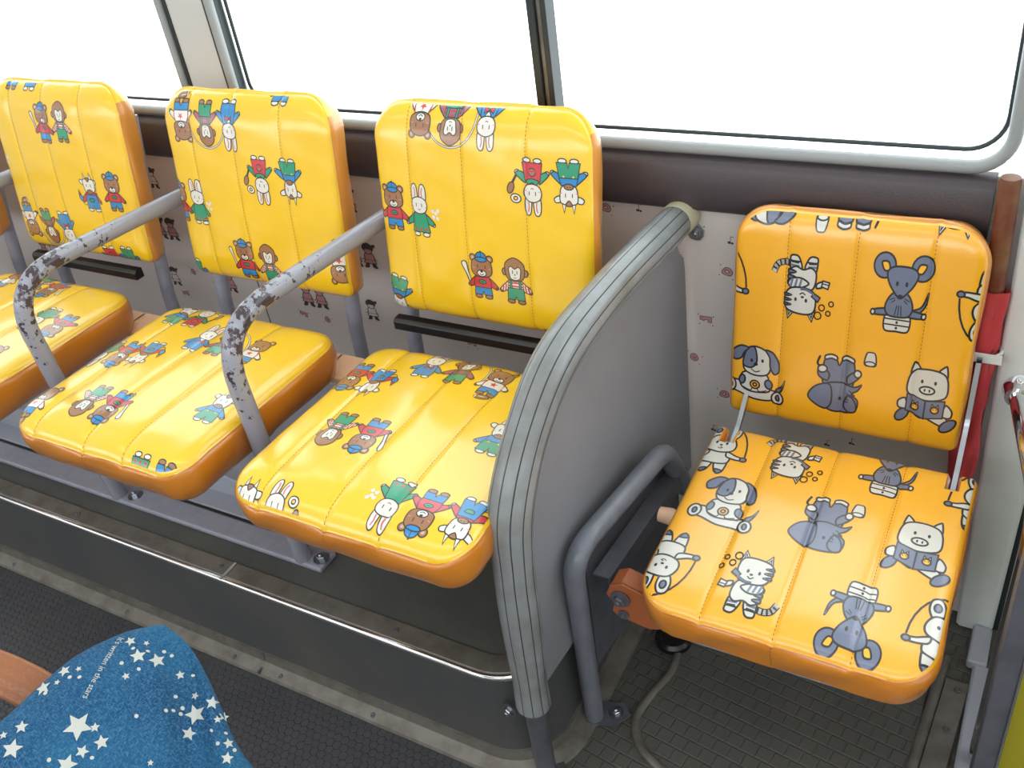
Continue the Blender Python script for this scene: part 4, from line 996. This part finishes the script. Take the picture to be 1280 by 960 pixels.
# floor plug under the folding seat
b = MB(); b.lathe((-.462, -.262, 0.006), (0, 0, 1), [(.034, 0), (.034, .010), (.028, .016), (.022, .016), (.020, .011)], BLACKP, 24)
tag(b.build('floor_plug', None, 40), 'round black rubber plug in the floor under the folding seat', 'plug')

# ------------------------------------------------------------------ flag, clip, grab rail
root = empty('signal_flag', (-.0425, -.033, 0), 'rolled red flag on a weathered wooden pole in the corner behind the folding seat', 'flag')
b = MB(); b.tube([(-.005, -.002, .868), (-.005, -.002, .862), (.002, .002, .5), (-.001, .005, .02)], [.0125, .0140, .0138, .013], RUSTWOOD, 18); b.build('pole', root, 50)
b = MB(); vs = []; nn = 28; rows = 40
for r in range(rows + 1):
    z = .70 - .55 * r / rows
    for j in range(nn):
        a = 2 * pi * j / nn
        R = .0165 + .0025 * sin(3 * a + z * 22) + .0018 * sin(5 * a - z * 41) + .003 * sin(z * 9 + 1) ** 2 - (.003 if .588 < z < .603 else 0)
        vs.append((-.003 + .004 * (.862 - z) / .362 * (z > .5) + R * cos(a), -.001 + R * sin(a) * .9, z))
b.add(vs, [(r * nn + j, r * nn + (j + 1) % nn, (r + 1) * nn + (j + 1) % nn, (r + 1) * nn + j) for r in range(rows) for j in range(nn)], REDCLOTH); b.build('cloth', root, 60)
b = MB(); b.tube([(.024 * cos(a), .022 * sin(a), .596) for a in (2 * pi * k / 24 for k in range(24))], .003, WHITE, 6, closed=True)
b.box(-.026, .026, -.026, -.022, .589, .603, WHITE); b.build('tie_band', root, 40)
root = empty('grab_rail', (.012, -.04, .535), 'shiny chrome grab rail on the white pillar beside the door', 'rail')
ox, oy = .012, -.04
def r3(p): return (p[0] - .012, p[1] + .04, p[2] - .535)
b = MB(); b.tube([r3(p) for p in fillet([(.012, -.045, .537), (.062, -.30, .545), (.060, -.31, .02)], [.07], 12)], .0135, CHROME, 20); b.build('bar', root, 60)
b = MB(); b.lathe(r3((.012, -.0365, .539)), (0, -1, 0), [(.022, 0), (.022, .004), (.018, .012), (.0165, .026)], CHROME, 24); k_ = b.build('end_socket', root, 40); bolt(k_, r3((.012, -.044, .556)), (0, -.6, .8), .006, CHROME)

# ------------------------------------------------------------------ denim bag
K = 1.44
P0 = Vector((0, -1.35, 1.45)) + (Vector((-.49702069, -1.15507555, .92451031)) - Vector((0, -1.35, 1.45))) * K
BN = Vector((.5478136, -.2148447, .80854315)); BU = Vector((.36511086, .93096405, 0)); BV = Vector((-.7527246, .29520788, .5884369))
root = empty('denim_bag', P0, 'blue denim bag printed with white stars, with brown leather handle', 'bag')
ol = catmull([(-9.6, 3.7), (-6.5, 3.8), (-3.4, 4.5), (-.6, 5.0), (2.5, 4.7), (4.3, 4.1), (5.2, 3.65), (5.35, 3.5), (5.4, 3.3), (5.75, 2.4), (6.0, .9), (5.95, -.9), (5.65, -3.5), (5.3, -5.5), (5.2, -7.1), (5.35, -9.1), (5.4, -11.8), (3.5, -14.2), (-3.0, -13.4), (-9, -9.8), (-12.6, -4.5), (-12, .5)], 4)
ol = [(x * K / 100, y * K / 100) for x, y in ol]; cc = (-.012 * K, -.035 * K)
def radial(x, y):
    dx, dy = x - cc[0], y - cc[1]; d = hypot(dx, dy)
    if d < 1e-9: return 0.0
    dx /= d; dy /= d; best = 1e9
    for (x0, y0), (x1, y1) in zip(ol, ol[1:] + ol[:1]):
        ex, ey = x1 - x0, y1 - y0; den = dx * ey - dy * ex
        if abs(den) < 1e-12: continue
        t = ((x0 - cc[0]) * ey - (y0 - cc[1]) * ex) / den; u = ((x0 - cc[0]) * dy - (y0 - cc[1]) * dx) / den
        if t > 0 and -1e-6 <= u <= 1 + 1e-6: best = min(best, t)
    return min(1.0, d / best)
crease = [(.052, .028), (.046, .006), (.040, -.028), (.026, -.062), (.012, -.1)]
def cdist(px, py, pl):
    best = 9
    for (x0, y0), (x1, y1) in zip(pl[:-1], pl[1:]):
        ex, ey = x1 - x0, y1 - y0; t = max(0, min(1, ((px - x0) * ex + (py - y0) * ey) / (ex * ex + ey * ey))); best = min(best, hypot(px - x0 - t * ex, py - y0 - t * ey))
    return best
crease = [(x * K, y * K) for x, y in crease]; fold = [(x * K, y * K) for x, y in ((.054, .034), (.0565, .021), (.0565, .010), (.0535, -.004), (.050, -.015))]
def bag_h(x, y, r=None):
    r = radial(x, y) if r is None else r
    z = .052 * sqrt(max(0, 1 - r ** 2.4))
    e = max(0, 1 - r ** 6)
    z -= .026 * e * exp(-(cdist(x, y, crease) / .020) ** 2)
    z -= .007 * (1 - r ** 20) * exp(-(cdist(x, y, fold) / .0035) ** 2)
    z += e * (.0022 * sin(x * 55 + y * 38) * sin(y * 44 - x * 20 + 1) + .0012 * sin(x * 120 - y * 60 + 2))
    return z
def bag_S(x, y, l):
    return (P0 - P0 + BU * x + BV * y + BN * (bag_h(x, y) + l))
b = MB(); NR_ = 26; na = len(ol); vs = [tuple(BU * cc[0] + BV * cc[1] + BN * bag_h(cc[0], cc[1], 0))]
for k in range(1, NR_ + 1):
    r = sin(k / NR_ * pi / 2)
    for x, y in ol:
        px, py = cc[0] + (x - cc[0]) * r, cc[1] + (y - cc[1]) * r
        vs.append(tuple(BU * px + BV * py + BN * bag_h(px, py, r)))
fs = [(0, 1 + j, 1 + (j + 1) % na) for j in range(na)] + [(1 + (k - 1) * na + j, 1 + k * na + j, 1 + k * na + (j + 1) % na, 1 + (k - 1) * na + (j + 1) % na) for k in range(1, NR_) for j in range(na)]
base = 1 + (NR_ - 1) * na; prev = base
for k in range(NR_ - 1, 0, -2):
    r = sin(k / NR_ * pi / 2); st_ = len(vs)
    for x, y in ol:
        px, py = cc[0] + (x - cc[0]) * r, cc[1] + (y - cc[1]) * r; vs.append(tuple(BU * px + BV * py - BN * .045 * sqrt(max(0, 1 - r ** 2.4))))
    fs += [(prev + j, st_ + j, st_ + (j + 1) % na, prev + (j + 1) % na) for j in range(na)]; prev = st_
fs.append(tuple(prev + j for j in range(na)))
b.add(vs, fs, DENIM)
def star5(x, y, r, rot): return [(x + (r if k % 2 == 0 else r * .46) * sin(rot + k * pi / 5), y + (r if k % 2 == 0 else r * .46) * cos(rot + k * pi / 5)) for k in range(10)]
px2 = .0008
SM = {'s': STARW, 'd': DOODLE}
pl = []
for (x, y), s in [((-2.5, .2), 17), ((2.8, 3.5), 7), ((3.6, 2.8), 4), ((2.7, 2.2), 10), ((3.6, 1.3), 10), ((1.4, 1.3), 5), ((4.4, -.3), 6), ((4.5, -2.1), 5), ((3.9, -3.2), 13), ((5.2, -3.2), 9), ((2.9, -4.1), 9), ((4.9, -4.4), 5), ((5.4, -4.4), 7),
                  ((-1.6, 4.2), 8), ((-.8, 3.7), 4), ((-3.2, 4.0), 10), ((-2.3, 3.7), 4), ((-5.3, 2.3), 8), ((-6.4, 2.5), 5), ((-6.3, 1.3), 12), ((-1.7, -.5), 6), ((-1.8, -1.6), 9), ((-3.0, -1.4), 8), ((-4.1, -1.6), 12), ((4.7, -6.2), 7), ((4.1, -7.0), 8), ((0, -4.5), 4), ((-8, -1), 9), ((-6.4, -4.5), 8)]:
    pl.append((star5(x * K / 100, y * K / 100, s * px2, random.uniform(0, 1.2)), 's', 0))
for x, y in [(2.7, 2.9), (3.4, 2.2), (1.6, 2.3), (2.3, 1.3), (4.3, 1.7), (4.6, 1.2), (5.1, -.8), (-1.5, 3.5), (-1, 3.1), (-3.2, 3.5), (.7, -1.4), (3.4, -1.5), (3.4, -2.4), (2.8, -2.3), (3.1, -2.7), (2.4, -2.1), (4.2, -4.8), (4.1, -5.8), (4.9, -5.5), (4.8, -6.8), (-2.7, -2.1), (-4.8, -.7)]:
    pl.append((circ(x * K / 100, y * K / 100, .0017 * random.uniform(.7, 1.3), .0020, random.uniform(0, 90), 12), 's', 0))
cu = bpy.data.curves.new('lettering', 'FONT'); cu.body = "It's written in the stars"; cu.size = 1.0; cu.resolution_u = 3
to = bpy.data.objects.new('lettering', cu); C.objects.link(to); bpy.context.view_layer.update()
tm = to.evaluated_get(bpy.context.evaluated_depsgraph_get()).to_mesh()
x_max = max(v.co.x for v in tm.vertices); A0, A1 = Vector((2.45, 4.15)) * K / 100, Vector((-1.35, 1.55)) * K / 100
d_ = (A1 - A0) / x_max; u_ = Vector((-d_.y, d_.x)) * 1.25
for f in tm.polygons: pl.append(([tuple(A0 + d_ * tm.vertices[i].co.x + u_ * (tm.vertices[i].co.y - .3)) for i in f.vertices], 's', 0))
bpy.data.objects.remove(to)
print_on(b, pl, bag_S, SM, cell=.004, lift=.0007)
b.build('body', root, 80, recalc=False)
b = MB()
hp = [Vector(p) - P0 for p in ((-0.921, -1.119, 0.746), (-0.891, -1.108, 0.736), (-0.861, -1.099, 0.722), (-0.837, -1.093, 0.71), (-0.813, -1.089, 0.695), (-0.783, -1.09, 0.67))]
hp = [Vector(p) for p in catmull([tuple(p) for p in hp], 8, False)]
w_ = []
for i, p in enumerate(hp):
    t = (hp[min(i + 1, len(hp) - 1)] - hp[max(i - 1, 0)]).normalized(); n_ = BN - t * BN.dot(t); n_.normalize(); s_ = t.cross(n_)
    for a in range(20):
        q = 2 * pi * a / 20; e = .010 * (1 + .35 * abs(sin(q)) ** 6)
        w_.append(tuple(p + s_ * .021 * cos(q) + n_ * (e * sin(q) + (.004 * (cos(q * 2) > .2) if sin(q) > 0 else 0))))
nn = len(hp)
b.add(w_, [(i * 20 + a, i * 20 + (a + 1) % 20, (i + 1) * 20 + (a + 1) % 20, (i + 1) * 20 + a) for i in range(nn - 1) for a in range(20)] + [tuple(range(20)), tuple(range((nn - 1) * 20, nn * 20))[::-1]], LEATHER)
o = b.build('handle', root, 60); o['label'] = 'brown leather handle'
